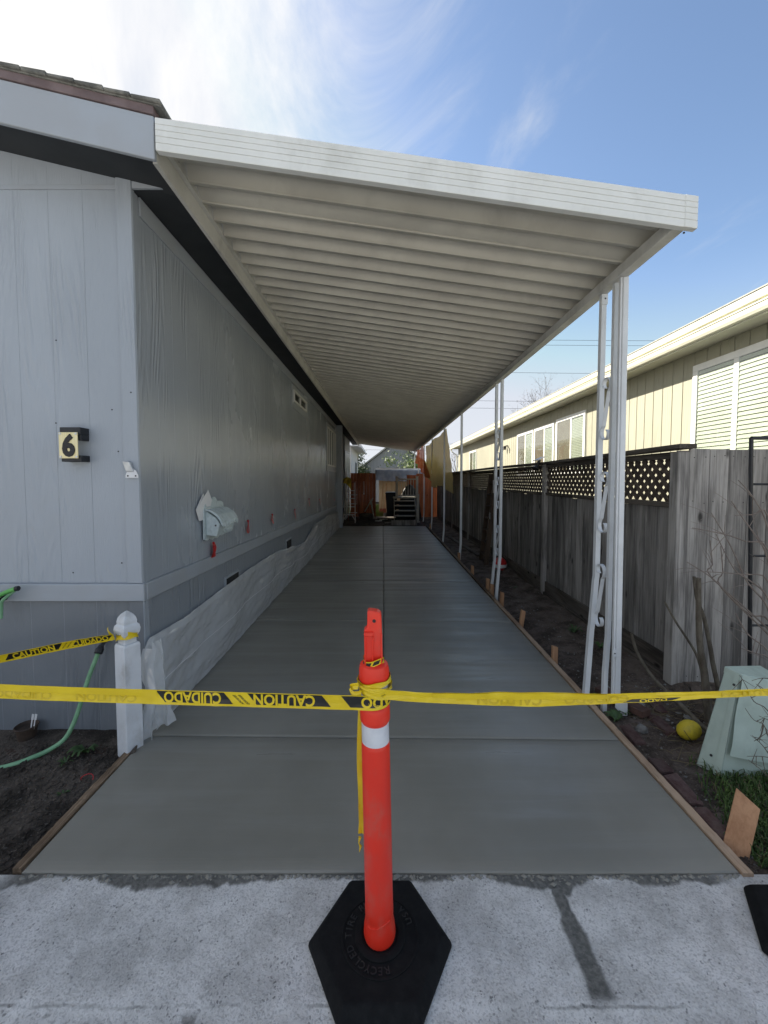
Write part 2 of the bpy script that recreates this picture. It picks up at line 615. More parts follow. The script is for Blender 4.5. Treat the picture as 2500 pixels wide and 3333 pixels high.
m_ali = mat('white_aluminium', (.80, .81, .78), (.74, .75, .715), .42, 3, (1, 1, .5), dirt=(.40, .40, .36), dirt_amt=.35, dirt_scale=5)
m_pan = mat('cream_roof_pan', (.56, .535, .46), (.49, .465, .40), .42, 2.5, (1, 1, 1), dirt=(.30, .28, .24), dirt_amt=.35, dirt_scale=4, bmp=.05, bscale=30)
m_beam = mat('dusty_white_beam', (.62, .61, .57), (.52, .51, .47), .5, 4, dirt=(.2, .19, .17), dirt_amt=.45, dirt_scale=6)
m_post = mat('white_painted_post', (.74, .76, .77), (.68, .70, .71), .38, 5, dirt=(.45, .44, .40), dirt_amt=.3, dirt_scale=7)
m_slab = slab_mat()
m_apron = apron_mat()
m_soil = soil_mat('dark_damp_soil', (.035, .030, .025), (.125, .105, .088), (.22, .195, .17))
m_soil_r = soil_mat('brown_gravelly_soil', (.060, .047, .038), (.17, .135, .112), (.28, .245, .21))
m_ground = soil_mat('far_ground', (.05, .045, .03), (.09, .08, .05), (.12, .11, .08))
m_plastic = plastic_mat()
m_form = wood_mat('form_board_wood', (.28, .18, .115), (.55, .40, .28), 1, .8, .12, False)
m_form_old = wood_mat('old_form_board_wood', (.10, .065, .04), (.34, .25, .17), 1, .8, .1, False)
m_stake = wood_mat('fresh_cedar_stake', (.36, .19, .10), (.52, .30, .17), 2, .75, .12, False, .8, .3)
m_fence = wood_mat('weathered_fence_wood', (.10, .094, .088), (.33, .31, .29), 2, .9, .3)
m_fence_f = wood_mat('grey_brown_fence_wood', (.12, .112, .104), (.36, .34, .315), 2, .88, .42)
m_fence_h = wood_mat('weathered_fence_rail_wood', (.05, .042, .035), (.15, .13, .11), 1, .9, .15)
m_lattice = mat('dark_lattice_wood', (.062, .047, .036), (.11, .085, .066), .9, 14, bmp=.4, orand=.25)
m_redwood = wood_mat('stained_redwood', (.26, .07, .027), (.50, .15, .058), 2, .55, .2, True, .7, .3)
m_orange = mat('safety_orange_plastic', (.90, .042, .016), (.80, .034, .015), .4, 5, (1, 1, .4), dirt=(.52, .14, .10), dirt_amt=.6, dirt_scale=9, rvar=.08)
m_rubber = mat('black_recycled_rubber', (.0055, .006, .0068), (.009, .0095, .0105), .8, 30, bmp=.5, bscale=180, bdist=.002, dirt=(.03, .03, .03), dirt_amt=.2, dirt_scale=60, spec=.22)
m_rubber_l = mat('lighter_rubber_letter', (.016, .017, .018), (.011, .012, .013), .6, 30)  # slightly lighter than the base so the raised letters read
m_white = mat('white_reflective_band', (.75, .77, .80), (.66, .68, .72), .3, 14, dirt=(.4, .4, .42), dirt_amt=.35, dirt_scale=20)
m_yellow = mat('yellow_tape', (.83, .62, .015), (.74, .54, .012), .32, 12, bmp=.25, bscale=30, bdist=.003)
m_black = mat('black_print', (.012, .012, .012), (.02, .02, .02), .3, 20, bmp=.2, bscale=30, bdist=.003)
m_faint = mat('faint_back_print', (.62, .44, .012), (.66, .48, .012), .35)
m_picket = mat('chipped_white_paint', (.74, .77, .80), (.66, .69, .72), .5, 7, dirt=(.30, .27, .22), dirt_amt=.5, dirt_scale=8, bmp=.35, bscale=26, bdist=.003)
m_vinyl = mat('white_vinyl', (.80, .80, .76), (.74, .74, .70), .4)
m_hose = mat('green_hose', (.24, .47, .27), (.18, .38, .21), .45, 10)
m_glass = glass_mat()
m_dark = mat('dark_interior', (.018, .018, .018), (.03, .03, .03), .9)
m_blind = mat('cream_blind', (.66, .65, .53), (.60, .59, .48), .6)
m_ncream = siding_mat('sage_cream_siding', (.355, .345, .262), 1, .6, .4)
m_ngut = mat('cream_gutter', (.68, .67, .55), (.62, .61, .50), .45, 3)
m_roofn = mat('pale_roof', (.40, .40, .37), (.33, .33, .30), .9, 20)
m_alum = mat('dull_aluminium', (.66, .64, .60), (.55, .53, .50), .4, 9, metallic=.25)
m_fib = mat('ladder_orange_fibreglass', (.30, .10, .06), (.24, .07, .04), .6)
m_blackmetal = mat('black_metal', (.012, .013, .016), (.02, .022, .026), .5, 20)
m_red = mat('red_flagging', (.62, .025, .03), (.48, .015, .02), .35, 20)
m_pot = mat('dark_clay_pot', (.07, .045, .03), (.035, .025, .02), .8, 12)
m_mail = mat('blue_grey_cast_mailbox', (.62, .70, .71), (.52, .60, .61), .5, 14, dirt=(.20, .23, .23), dirt_amt=.5, dirt_scale=26, bmp=.6, bscale=45, bdist=.004)
m_paper = mat('white_paper', (.80, .80, .80), (.74, .74, .75), .7)
m_gold = mat('brass_plate', (.72, .62, .33), (.80, .72, .46), .3, 3, (60, 60, 1), metallic=.55)
m_zinc = mat('zinc_plate', (.60, .62, .63), (.46, .48, .50), .4, 20, metallic=.55)
m_box = mat('pale_green_enclosure', (.47, .57, .50), (.40, .49, .43), .5, 5, dirt=(.22, .27, .23), dirt_amt=.4, dirt_scale=9, bmp=.15, bscale=12, bdist=.008)
m_ball = mat('scuffed_yellow_ball', (.74, .60, .03), (.62, .48, .03), .5, 9, dirt=(.16, .11, .04), dirt_amt=.6, dirt_scale=14)
m_brick = mat('worn_red_brick', (.085, .042, .038), (.13, .085, .075), .95, 16, bmp=1.0, bscale=60, bdist=.012, orand=.2)
m_stone = mat('grey_stone', (.26, .255, .24), (.16, .155, .145), .9, 20, bmp=.8, bscale=50, orand=.2)
m_grit = mat('dusty_grit', (.10, .092, .082), (.045, .04, .036), .95, 40)
m_bark = mat('grey_brown_bark', (.085, .07, .052), (.15, .13, .10), .9, 30, (1, 1, .4), bmp=.6)
m_twig = mat('pale_twig', (.17, .135, .115), (.24, .20, .17), .8, 20)
m_leaf = mat('weed_leaf', (.055, .11, .03), (.035, .075, .022), .6, 20, orand=.2)
m_grass = mat('short_grass', (.075, .13, .025), (.045, .085, .02), .7, 12)
m_grassdry = mat('dry_grass', (.20, .16, .09), (.13, .10, .055), .8, 12)
m_leafy = mat('yellow_green_foliage', (.20, .26, .05), (.11, .17, .035), .6, 3)
m_dleaf = mat('dull_green_foliage', (.07, .10, .035), (.05, .07, .03), .7, 3)
m_tan = cloth_mat('tan_shade_cloth', (.50, .38, .17), .55, .06)
m_onet = cloth_mat('orange_net', (.62, .16, .07), .5, .12)
m_tarp = mat('blue_grey_tarp', (.16, .20, .29), (.24, .28, .37), .4, 4, bmp=.4, bscale=6, bdist=.03)
m_tarpw = mat('sunlit_tarp_white', (.80, .82, .85), (.72, .74, .78), .5)
m_shed = mat('beige_shed_board', (.58, .47, .32), (.50, .40, .26), .8, 3, orand=.1)
m_bin = mat('black_bin', (.012, .012, .013), (.02, .02, .02), .45)
m_ghouse = mat('pale_grey_siding', (.33, .34, .36), (.28, .29, .31), .8, 4, (3, 3, .3), orand=.05)
m_whouse = mat('white_house_paint', (.74, .74, .74), (.68, .68, .68), .6)
m_steps = mat('cream_step_paint', (.55, .53, .46), (.46, .44, .38), .6, 8, dirt=(.2, .17, .13), dirt_amt=.4, dirt_scale=10)
m_wood_d = wood_mat('dark_old_ladder_wood', (.05, .035, .024), (.12, .085, .06), 2, .85, .1, False)
m_tire = mat('grey_planter', (.10, .085, .065), (.06, .05, .04), .9, 20)
m_ycloth = mat('yellow_cloth', (.60, .46, .05), (.45, .34, .04), .8, 8)
m_wire = mat('wire', (.03, .03, .035), (.02, .02, .02), .6)
m_seam = mat('dark_seam', (.03, .03, .032), (.05, .05, .05), .9)
m_brown = mat('reflection_brown', (.26, .21, .15), (.22, .17, .12), .8)

# ================================================================== the setting
def dirt_z(x, y):
    return fbm(x * 2.1, y * 2.1) * .012 + fbm(x * 9, y * 9, 3.1) * .008


struct('ground', MB().grid(2, 2, lambda u, v: ((u - .5) * 1600, (v - .5) * 1600, -.16)), m_ground)
AP = -.012


def apron_z(x, y):
    z = AP + fbm(x * 1.5, y * 1.5) * .0025
    if y < 1.14:
        z -= .006 * min(1, (1.14 - y) / .02)
    d = abs(x - .66 + fbm(y * 6, 1.0) * .015)
    if d < .03 and y > 1.16:
        z -= .006 * (1 - d / .03)
    return z


struct('road_apron', MB().grid(220, 60, lambda u, v: (-5.5 + 11 * u, .75 + .785 * v, apron_z(-5.5 + 11 * u, .75 + .785 * v))), m_apron, smooth=True)
struct('road', MB().grid(20, 14, lambda u, v: (-45 + 90 * u, -29 + 29.75 * v, AP - .008)), m_apron)  # street, its unseen part behind the camera enlarged for warm bounce light

left_bed = struct('dirt_bed', MB().grid(150, 80, lambda u, v: (
    -5.5 + 4.06 * u, 1.535 + 1.1 * v,
    -.042 + dirt_z(-5.5 + 4.06 * u, 1.535 + 1.1 * v) + .012 * max(0, 1 - abs(v - .9) * 5) - .0 * u)), m_soil, smooth=True)


def rbed(x, y):
    z = -.05 + dirt_z(x, y) * 1.5
    z -= .045 * max(0, 1 - abs(x - 1.52) / .10) * (1 if y > 2.9 else 0)
    z += .03 * max(0, min(1, (x - 1.9) / .4)) * (1 if y > 3 else 0)
    return z


struct('side_strip_dirt', MB().grid(40, 420, lambda u, v: (1.445 + .85 * u, 1.50 + 16 * v, rbed(1.445 + .85 * u, 1.50 + 16 * v))), m_soil_r, smooth=True)
struct('corner_dirt', MB().grid(70, 60, lambda u, v: (2.295 + 2.2 * u, 1.50 + 1.7 * v, rbed(2.295 + 2.2 * u, 1.50 + 1.7 * v))), m_soil_r, smooth=True)
struct('rear_yard_dirt', MB().grid(80, 120, lambda u, v: (-2.9 + 6 * u, 13.53 + 9 * v, -.06 + dirt_z(u * 6, v * 9) * 1.6)), m_soil, smooth=True)

# ---- the new driveway: panels with tooled joints between them
SX0, SX1, SY0, SY1 = -1.415, 1.395, 1.535, 13.5
drive = struct('driveway', MB().box(SX0, SX1, SY0 + .004, SY1, -.14, -.02), m_slab)
joints = [SY0, 2.375, 4.39, 6.17, 7.89, 9.62, 11.4, SY1]
skew = .019                                      # joints run a little out of square
for i in range(len(joints) - 1):
    ya, yb = joints[i] + (.004 if i else 0), joints[i + 1] - (.004 if i < len(joints) - 2 else 0)
    for xa, xb in ((SX0 + .002, -.001), (.009, SX1 - .002)):
        def sk(x, y, k):
            return y - (skew * x * y / 3.0 if k else 0)
        ka, kb = i > 0, i < len(joints) - 2
        nx, ny = 14, 14

        def top(u, v):
            x = xa + (xb - xa) * u
            y = sk(x, ya, ka) * (1 - v) + sk(x, yb, kb) * v
            if i == 0:
                y += fbm(x * 14, 2.0) * .004 * (1 - v)
            e = min(1.0, min(u, 1 - u) * (xb - xa) / .012, min(v, 1 - v) * (yb - ya) / .012)
            z = -.006 * (1 - e) ** 2 + fbm(x * 1.1, y * 1.1) * .0012
            return (x, y, z)
        # refined near the borders so that the tooled edge is round
        us = [0, .004, .009] + [k / 12 for k in range(1, 12)] + [.991, .996, 1]
        vv = [0, .004, .009] + [k / 12 for k in range(1, 12)] + [.991, .996, 1]
        mb = MB()
        pts = [top(u, v) for v in vv for u in us]
        n = len(us)
        fs = [(j * n + k, j * n + k + 1, (j + 1) * n + k + 1, (j + 1) * n + k) for j in range(len(vv) - 1) for k in range(n - 1)]
        per = [k for k in range(n)] + [j * n + n - 1 for j in range(1, len(vv))] + [(len(vv) - 1) * n + k for k in range(n - 2, -1, -1)] + [j * n for j in range(len(vv) - 2, 0, -1)]
        base = len(pts)
        pts += [(pts[k][0], pts[k][1], -.03) for k in per]
        fs += [(per[k], base + k, base + (k + 1) % len(per), per[(k + 1) % len(per)]) for k in range(len(per))]
        mb.add(pts, fs)
        struct('slab_panel', mb, m_slab, drive, smooth=True)

# crumbly lip of spilled cement where the slab meets the old apron
lip = MB()
for k in range(260):
    x = -1.40 + 2.78 * rnd.random()
    r = .004 + .008 * rnd.random() ** 2
    c = V((x, SY0 - .004 - abs(rnd.gauss(0, .010)), AP + .001))
    lip.add([c + V((r * rnd.uniform(.6, 1.6), 0, 0)), c + V((0, r, 0)), c + V((-r * rnd.uniform(.6, 1.6), 0, 0)), c + V((0, -r, 0)), c + V((0, 0, r * .7))],
            [(0, 1, 4), (1, 2, 4), (2, 3, 4), (3, 0, 4)])
tag(link('cement_crumbs', lip.mesh('cement_crumbs'), m_slab, center=False), 'crumbs of dark wet cement along the front edge of the new slab', 'cement', kind='stuff')

# ================================================================== the grey mobile home
WY, WX = 2.5, -1.475
house = thing('mobile_home', (WX - 3.9, 10.5, -.06), 'grey wood-grain mobile home with house number and mailbox on the left', 'house')
SL = .232                                         # roof slope


def gz(x):                                        # top of the gable wall / underside of the rake soffit
    return 3.275 + SL * (WX - x)


core = MB()
core.box(-9.3, WX - .0045, WY + .0045, 13.1, -.12, 3.24)
core.prism([(WX - .03, 3.22), (-9.3, 3.22), (-9.3, 3.27), (-5.39, gz(-5.39) - .01), (WX - .03, 3.27)], lambda a, b, t: (a, WY + .0055 + t * 15.9, b))
part('wall', core, m_trim, house)
BW, GAP = .2032, .0010


def board_mesh(w, h, axis, t=.014):
    mb = MB()
    if axis == 0:
        mb.box(0, w, 0, t, 0, h)
    else:
        mb.box(-t, 0, 0, w, 0, h)
    return mb.mesh('siding_board', bevel=.0006)


f_up = board_mesh(BW - GAP, 3.226 - .897, 0)
f_lo = board_mesh(BW - GAP, .785 + .11, 0)
x = -1.563
k = 0
while x > -9.2:
    xl = x - BW
    link('siding_board', f_up, m_side_f, house, T(xl, WY, .897))
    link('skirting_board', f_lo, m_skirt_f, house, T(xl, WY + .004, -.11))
    mb = MB()
    a, b = xl, xl + BW - GAP
    lim = lambda q: (gz(q) if q > -5.39 else gz(-10.78 - q))
    mb.hexa([(a, WY, 3.256), (b, WY, 3.256), (b, WY + .014, 3.256), (a, WY + .014, 3.256),
             (a, WY, lim(a)), (b, WY, lim(b)), (b, WY + .014, lim(b)), (a, WY + .014, lim(a))])
    part('siding_board', mb, m_side_f, house)
    x = xl
s_up = board_mesh(BW - GAP, 3.226 - .55, 1)
s_lo = board_mesh(BW - GAP, 1.0, 1)


def belt_z(y):
    return .895 - .017 * (y - 2.5)


y = WY + .03
while y < 12.95:
    mb = MB().box(-.014, 0, 0, BW - GAP, 0, 3.226 - belt_z(y) - .0)
    link('siding_board', mb.mesh('siding_board', bevel=.0006), m_side_s, house, T(WX, y, belt_z(y)))
    mb = MB().box(-.014, 0, 0, BW - GAP, 0, belt_z(y) - .106 + .12)
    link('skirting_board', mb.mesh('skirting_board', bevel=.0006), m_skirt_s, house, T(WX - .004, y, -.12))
    y += BW
# trim
part('corner_board', MB().box(-1.563, WX + .004, WY - .014, WY + .02, .897, 3.29), m_side_f, house, bevel=.003)
part('corner_board', MB().box(-1.563, WX + .002, WY - .006, WY + .03, -.12, .785), m_skirt_f, house, bevel=.003)
part('corner_board', MB().box(WX - .01, WX + .006, WY - .004, WY + .05, -.12, 3.225), m_side_s, house, bevel=.002)
part('gable_trim', MB().box(-9.2, -1.564, WY - .006, WY + .012, 3.227, 3.255), m_trim, house, bevel=.002)
part('belt_trim', MB().box(-9.2, WX + .018, WY - .022, WY + .012, .787, .895), m_trim, house, bevel=.004)
bt = MB().hexa([(WX - .004, WY + .012, .787), (WX + .020, WY + .012, .787), (WX + .020, 12.98, belt_z(12.98) - .108), (WX - .004, 12.98, belt_z(12.98) - .108),
                (WX - .004, WY + .012, .895), (WX + .020, WY + .012, .895), (WX + .020, 12.98, belt_z(12.98)), (WX - .004, 12.98, belt_z(12.98))])
part('belt_trim', bt, m_trim, house, bevel=.004)
part('frieze_trim', MB().box(WX, WX + .014, WY + .06, 12.98, 3.115, 3.225), m_trim, house, bevel=.002)
# eaves
FX = -1.165
part('soffit', MB().box(WX - .02, FX - .022, WY + .001, 20.3, 3.231, 3.245), m_deepshade, house)
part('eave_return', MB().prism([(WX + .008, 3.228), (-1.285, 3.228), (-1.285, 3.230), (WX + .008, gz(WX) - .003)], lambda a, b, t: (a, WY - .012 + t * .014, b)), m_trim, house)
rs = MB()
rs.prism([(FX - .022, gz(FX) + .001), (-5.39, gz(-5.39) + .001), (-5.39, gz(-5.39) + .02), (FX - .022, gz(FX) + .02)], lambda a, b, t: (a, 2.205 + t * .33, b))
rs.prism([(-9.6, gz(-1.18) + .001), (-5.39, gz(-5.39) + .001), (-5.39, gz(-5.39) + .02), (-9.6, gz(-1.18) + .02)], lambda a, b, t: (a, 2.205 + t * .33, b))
part('rake_soffit', rs, m_deepshade, house)


def rz(x):                                        # bottom edge of the rake board
    return 3.160 + SL * (FX - x)


def mirror(x):
    return x if x > -5.39 else -10.78 - x


part('rake_board', MB().prism([(FX, rz(FX)), (-5.389, rz(-5.39)), (-5.389, rz(-5.39) + .212), (FX, rz(FX) + .212)], lambda a, b, t: (a, 2.18 + t * .024, b)), m_trim, house, bevel=.003)
part('rake_board', MB().prism([(-9.6, rz(-1.18)), (-5.391, rz(-5.39)), (-5.391, rz(-5.39) + .212), (-9.6, rz(-1.18) + .212)], lambda a, b, t: (a, 2.18 + t * .024, b)), m_trim, house, bevel=.003)
part('fascia', MB().box(FX - .022, FX, 2.205, 20.3, 3.158, 3.392), m_beam, house)
part('rake_cap', MB().prism([(FX + .004, rz(FX) + .214), (-5.39, rz(-5.39) + .214), (-5.39, rz(-5.39) + .257), (FX + .004, rz(FX) + .257)], lambda a, b, t: (a, 2.172 + t * .06, b)), m_rakecap, house, bevel=.003)
roof = part('roof', MB().prism([(FX + .045, rz(FX) + .245), (-5.39, rz(-5.39) + .259), (-9.65, rz(-1.13) + .259), (-9.65, rz(-1.13) + .272), (-5.39, rz(-5.39) + .272), (FX + .045, rz(FX) + .26)],
                              lambda a, b, t: (a, 2.165 + t * 16.5, b)), m_shingle, house)
x = FX + .05
while x > -5.3:                                   # shingle ends along the rake edge
    w = .13 + .03 * rnd.random()
    t0 = rnd.uniform(.012, .022)
    zb = rz(x) + .262
    mb = MB().hexa([(x, 2.150 + rnd.uniform(-.008, .006), zb), (x, 2.48, zb), (x - w + .002, 2.48, zb + w * SL), (x - w + .002, 2.152 + rnd.uniform(-.006, .006), zb + w * SL),
                    (x, 2.150, zb + t0 + .006), (x, 2.48, zb + t0 + .006), (x - w + .002, 2.48, zb + w * SL + t0), (x - w + .002, 2.152, zb + w * SL + t0)])
    part('shingle', mb, m_shingle, roof, bevel=.004)
    x -= w
# the entry recess, its shade put into dark colour, and the house beyond it
part('porch_pier', MB().box(WX - .05, -1.285, 13.0, 13.14, -.1, 3.23), m_trim, house, bevel=.004)
part('recess_wall', MB().box(-3.4, -3.3, 13.1, 16.1, -.1, 3.24), m_deepshade, house)
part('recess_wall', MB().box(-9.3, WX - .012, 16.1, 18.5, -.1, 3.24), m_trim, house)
y = 16.1
while y < 18.4:
    link('siding_board', s_up, m_side_s, house, T(WX, y, .0))
    y += BW
part('porch_floor', MB().box(-3.3, WX - .03, 13.15, 16.1, -.1, .42), m_deepshade, house)


# windows in the side wall
def side_window(y0, y1, z0, z1, trim, bars, pane_mat):
    w = thing_part('window', house)
    part('trim', MB().box(WX + .001, WX + .012, y0 - trim, y1 + trim, z1, z1 + trim * .7)
         .box(WX + .001, WX + .012, y0 - trim, y1 + trim, z0 - trim, z0)
         .box(WX + .001, WX + .012, y0 - trim, y0, z0 + .0005, z1 - .0005).box(WX + .001, WX + .012, y1, y1 + trim, z0 + .0005, z1 - .0005), m_trim, w)
    fw = .035
    part('frame', MB().box(WX - .01, WX + .03, y0, y1, z1 - fw, z1).box(WX - .01, WX + .03, y0, y1, z0, z0 + fw)
         .box(WX - .01, WX + .03, y0, y0 + fw, z0 + fw, z1 - fw).box(WX - .01, WX + .03, y1 - fw, y1, z0 + fw, z1 - fw), m_vinyl, w)
    for b, bw in bars:
        part('mullion', MB().box(WX - .008, WX + .026, b - bw / 2, b + bw / 2, z0 + fw, z1 - fw), m_vinyl, w)
    part('pane', MB().box(WX + .002, WX + .006, y0 + fw, y1 - fw, z0 + fw, z1 - fw), pane_mat, w)
    return w


def thing_part(name, parent):
    o = bpy.data.objects.new(name, None)
    o.empty_display_size = .05
    COL.objects.link(o)
    o.parent = parent
    o.matrix_parent_inverse = WM[parent].inverted()
    WM[o] = Matrix()
    return o


m_panedark = mat('dark_reflective_pane', (.035, .04, .035), (.05, .055, .045), .06, 3)
side_window(6.80, 7.90, 2.80, 3.0, .10, [(7.33, .05)], m_panedark)
side_window(10.87, 12.77, 1.90, 2.925, .14, [(11.25, .06), (11.72, .11), (12.2, .06), (12.5, .05)], m_panedark)
# crawl-space vents
for y0, z0 in ((3.79, .46), (6.19, .45)):
    part('vent', MB().box(WX - .008, WX + .010, y0, y0 + .36, z0, z0 + .16), m_trim, house, bevel=.003)
    v_ = part('vent_screen', MB().box(WX + .0105, WX + .013, y0 + .02, y0 + .34, z0 + .02, z0 + .14), m_dark, house)

# ================================================================== the carport
FY = 2.17
carport = thing('carport', (.2, 10, -.05), 'white ribbed metal carport over the driveway on slim scroll posts', 'carport')
CS = -.1400                                       # fall from the house to the posts
PXL, PXR = -1.138, 1.585


def pz(x):                                        # underside of the ribs
    return 2.897 + CS * (x - 1.55)


def pan_mesh(prof):
    mb = MB()
    n = len(prof)
    up = [(yy, zz_ + .0018) for yy, zz_ in prof]
    vs_ = [(PXL, yy, pz(PXL) + zz_) for yy, zz_ in prof] + [(PXR, yy, pz(PXR) + zz_) for yy, zz_ in prof]
    vs_ += [(PXL, yy, pz(PXL) + zz_) for yy, zz_ in up] + [(PXR, yy, pz(PXR) + zz_) for yy, zz_ in up]
    fs = []
    for i in range(n - 1):
        fs.append((i, i + 1, n + i + 1, n + i))
        fs.append((2 * n + i, 3 * n + i, 3 * n + i + 1, 2 * n + i + 1))
    fs.append((0, n, 3 * n, 2 * n))
    fs.append((n - 1, 3 * n - 1, 4 * n - 1, 2 * n - 1))
    mb.add(vs_, fs)
    me = mb.mesh('roof_pan', smooth=True, fix=False)
    return me


PP = .180
back = [(.150, 0), (.155, .003), (.157, .010), (.1575, .066), (.160, .074), (.180, .076)]
pan = pan_mesh([(0, .076), (.050, .0755), (.074, .071), (.092, .058), (.105, .038), (.113, .020), (.1165, .009), (.1170, .014), (.1205, .014), (.121, .003), (.123, 0)] + back)
pan_bent = pan_mesh([(0, .076), (.034, .073), (.040, .062), (.060, .038), (.085, .022), (.116, .010), (.1170, .014), (.1205, .014), (.121, .003), (.123, 0)] + back)
y = 2.195
i = 0
while y < 20.2:
    link('roof_pan', pan_bent if i == 2 else pan, m_pan, carport, T(0, y, .0008 * math.sin(i * 2.3)))
    y += PP
    i += 1
CEND = y


def sl(x, dz=0.0):                                # line of the front fascia's lower edge
    return 3.195 + CS * (x + 1.15) + dz


prof = [(.0, .0), (.012, 0), (.012, .154), (.0, .158)]
fp = []
for b0, b1 in ((0, .036), (.040, .068), (.072, .098), (.102, .126), (.130, .158)):
    fp += [(-.004, b0), (-.004, b1)] if b0 else [(-.002, b0), (-.004, .003), (-.004, b1)]
    if b1 < .15:
        fp += [(0.0, b1 + .001), (0.0, b1 + .003)]
poly = fp + [(.02, .158), (.02, .150), (.008, .148), (.008, .010), (.03, .008), (.03, 0)]


def fascia_piece(x0, x1, push=0.0):
    mb = MB()
    mb.prism(poly, lambda a, b, t: ((x0 if t == 0 else x1), FY + a - push, sl(x0 if t == 0 else x1) + b))
    return mb


part('front_fascia', fascia_piece(-1.150, 1.540), m_ali, carport)
cap = part('corner_cap', fascia_piece(1.5385, 1.602, .003), m_ali, carport)
part('side_gutter', MB().box(1.5855, 1.600, FY + .002, CEND, 2.862, 2.966), m_ali, carport)
part('screw', MB().lathe([(.005, 0), (.005, .006), (.002, .008)], 8, (1.56, FY + .03, 2.805)), m_blackmetal, cap)
# house-side hanger and its screws
hang = part('hanger_rail', MB().prism([(FX + .001, 3.268), (FX + .026, 3.272), (FX + .026, 3.356), (FX + .001, 3.356)], lambda a, b, t: (a, FY + .022 + t * (CEND - FY - .03), b)), m_beam, carport)
for k in range(24):
    yy = 2.38 + k * .36
    part('screw', MB().lathe([(.006, 0), (.006, .004), (.002, .006)], 6, (0, 0, 0)), m_blackmetal, hang).matrix_basis = T(FX + .0262, yy, 3.300) @ Matrix.Rotation(R(90), 4, 'Y')
# post-side beam
part('beam', MB().box(1.503, 1.575, FY + .024, CEND, 2.830, 2.895), m_beam, carport, bevel=.004)


def post(pts, w=.048, d=.044, leaf=True):
    """a folded-sheet post: a U channel drawn through the points, creased where it is bent"""
    mb = MB()
    p = [V(q) for q in pts]
    ch = [(-w / 2, -d / 2), (w / 2, -d / 2), (w / 2, d / 2), (w / 2 - .004, d / 2), (w * .5 - .004, -d / 2 + .004 + d * .25), (-w / 2 + .004, -d / 2 + .004 + d * .25), (-w / 2 + .004, d / 2), (-w / 2, d / 2)]
    n = len(ch)
    vs_, fs = [], []
    for q in p:
        for a, b in ch:
            vs_.append((q.x + a, q.y + b, q.z))
    for i_ in range(len(p) - 1):
        for k_ in range(n):
            fs.append((i_ * n + k_, i_ * n + (k_ + 1) % n, (i_ + 1) * n + (k_ + 1) % n, (i_ + 1) * n + k_))
    fs.append(tuple(range(n - 1, -1, -1)))
    fs.append(tuple(range((len(p) - 1) * n, len(p) * n)))
    mb.add(vs_, fs)
    return mb


def scroll(x_, y0, y1, z0, z1, w=.024):
    """S scroll of flat bar, standing in the plane of the two posts"""
    cy, cz = (y0 + y1) / 2, (z0 + z1) / 2
    H, D = (z1 - z0), (y1 - y0)
    pts = []
    r1 = D * .46
    # upper curl: starts inside, winds out, then the straight bar, then the lower curl
    for k_ in range(15):
        a = R(-60 + 300 * k_ / 14)
        rr = r1 * (.42 + .58 * k_ / 14)
        pts.append((cy + D * .02 - rr * math.cos(a) * -1, z1 - r1 + rr * math.sin(a)))
    low = [(2 * cy - a, 2 * cz - b) for a, b in reversed(pts)]
    allp = pts + low
    mb = MB()
    t = .0022
    vs_, fs = [], []
    for i_, (a, b) in enumerate(allp):
        p0_ = allp[max(0, i_ - 1)]
        p1_ = allp[min(len(allp) - 1, i_ + 1)]
        d = V((p1_[0] - p0_[0], p1_[1] - p0_[1]))
        d.normalize()
        nn = V((-d.y, d.x)) * t
        for sx, sg in ((-w / 2, 1), (w / 2, 1), (w / 2, -1), (-w / 2, -1)):
            vs_.append((x_ + sx, a + nn.x * sg, b + nn.y * sg))
    for i_ in range(len(allp) - 1):
        for k_ in range(4):
            fs.append((i_ * 4 + k_, i_ * 4 + (k_ + 1) % 4, i_ * 4 + 4 + (k_ + 1) % 4, i_ * 4 + 4 + k_))
    fs += [(3, 2, 1, 0), tuple(len(vs_) - 4 + k_ for k_ in range(4))]
    mb.add(vs_, fs)
    return mb


# front group: a doubled corner post and a bent scroll pair behind it
pc = part('post', MB().hexa([(1.562, 2.70, .06), (1.597, 2.70, .06), (1.597, 2.735, .06), (1.562, 2.735, .06), (1.540, 2.70, 2.829), (1.575, 2.70, 2.829), (1.575, 2.735, 2.829), (1.540, 2.735, 2.829)]), m_post, carport, bevel=.003)
part('post_channel', MB().hexa([(1.548, 2.708, .04), (1.5615, 2.708, .04), (1.5615, 2.732, .04), (1.548, 2.732, .04), (1.526, 2.708, 2.829), (1.5395, 2.708, 2.829), (1.5395, 2.732, 2.829), (1.526, 2.732, 2.829)]), m_post, pc, bevel=.002)
part('foot_plate', MB().prism([(1.560, .075), (1.598, .075), (1.640, .030), (1.640, -.055), (1.612, -.055), (1.560, .0)], lambda a, b, t: (a, 2.690 + t * .008, b)), m_post, pc)
part('clip', MB().box(1.536, 1.560, 2.696, 2.7075, .345, .395), m_post, pc, bevel=.002)
part('bolt', MB().lathe([(.005, 0), (.004, .003)], 8), m_seam, pc).matrix_basis = T(1.548, 2.696, .37) @ Matrix.Rotation(R(90), 4, 'X')
pa = part('post', post([(1.552, 2.97, 2.829), (1.552, 2.97, .83), (1.548, 2.97, .80), (1.512, 2.94, .48), (1.505, 2.935, .45), (1.428, 2.84, -.07)], .034, .036), m_post, carport)
part('clip', MB().box(1.530, 1.574, 2.944, 2.9515, 2.755, 2.828), m_post, pa, bevel=.002)
part('bolt', MB().lathe([(.006, 0), (.005, .003)], 8), m_seam, pa).matrix_basis = T(1.555, 2.9435, 2.795) @ Matrix.Rotation(R(90), 4, 'X')
pb = part('post', post([(1.546, 2.80, 2.829), (1.556, 2.80, .44), (1.553, 2.80, .41), (1.540, 2.79, .25), (1.536, 2.787, .22), (1.512, 2.75, -.07)], .028, .032), m_post, carport)
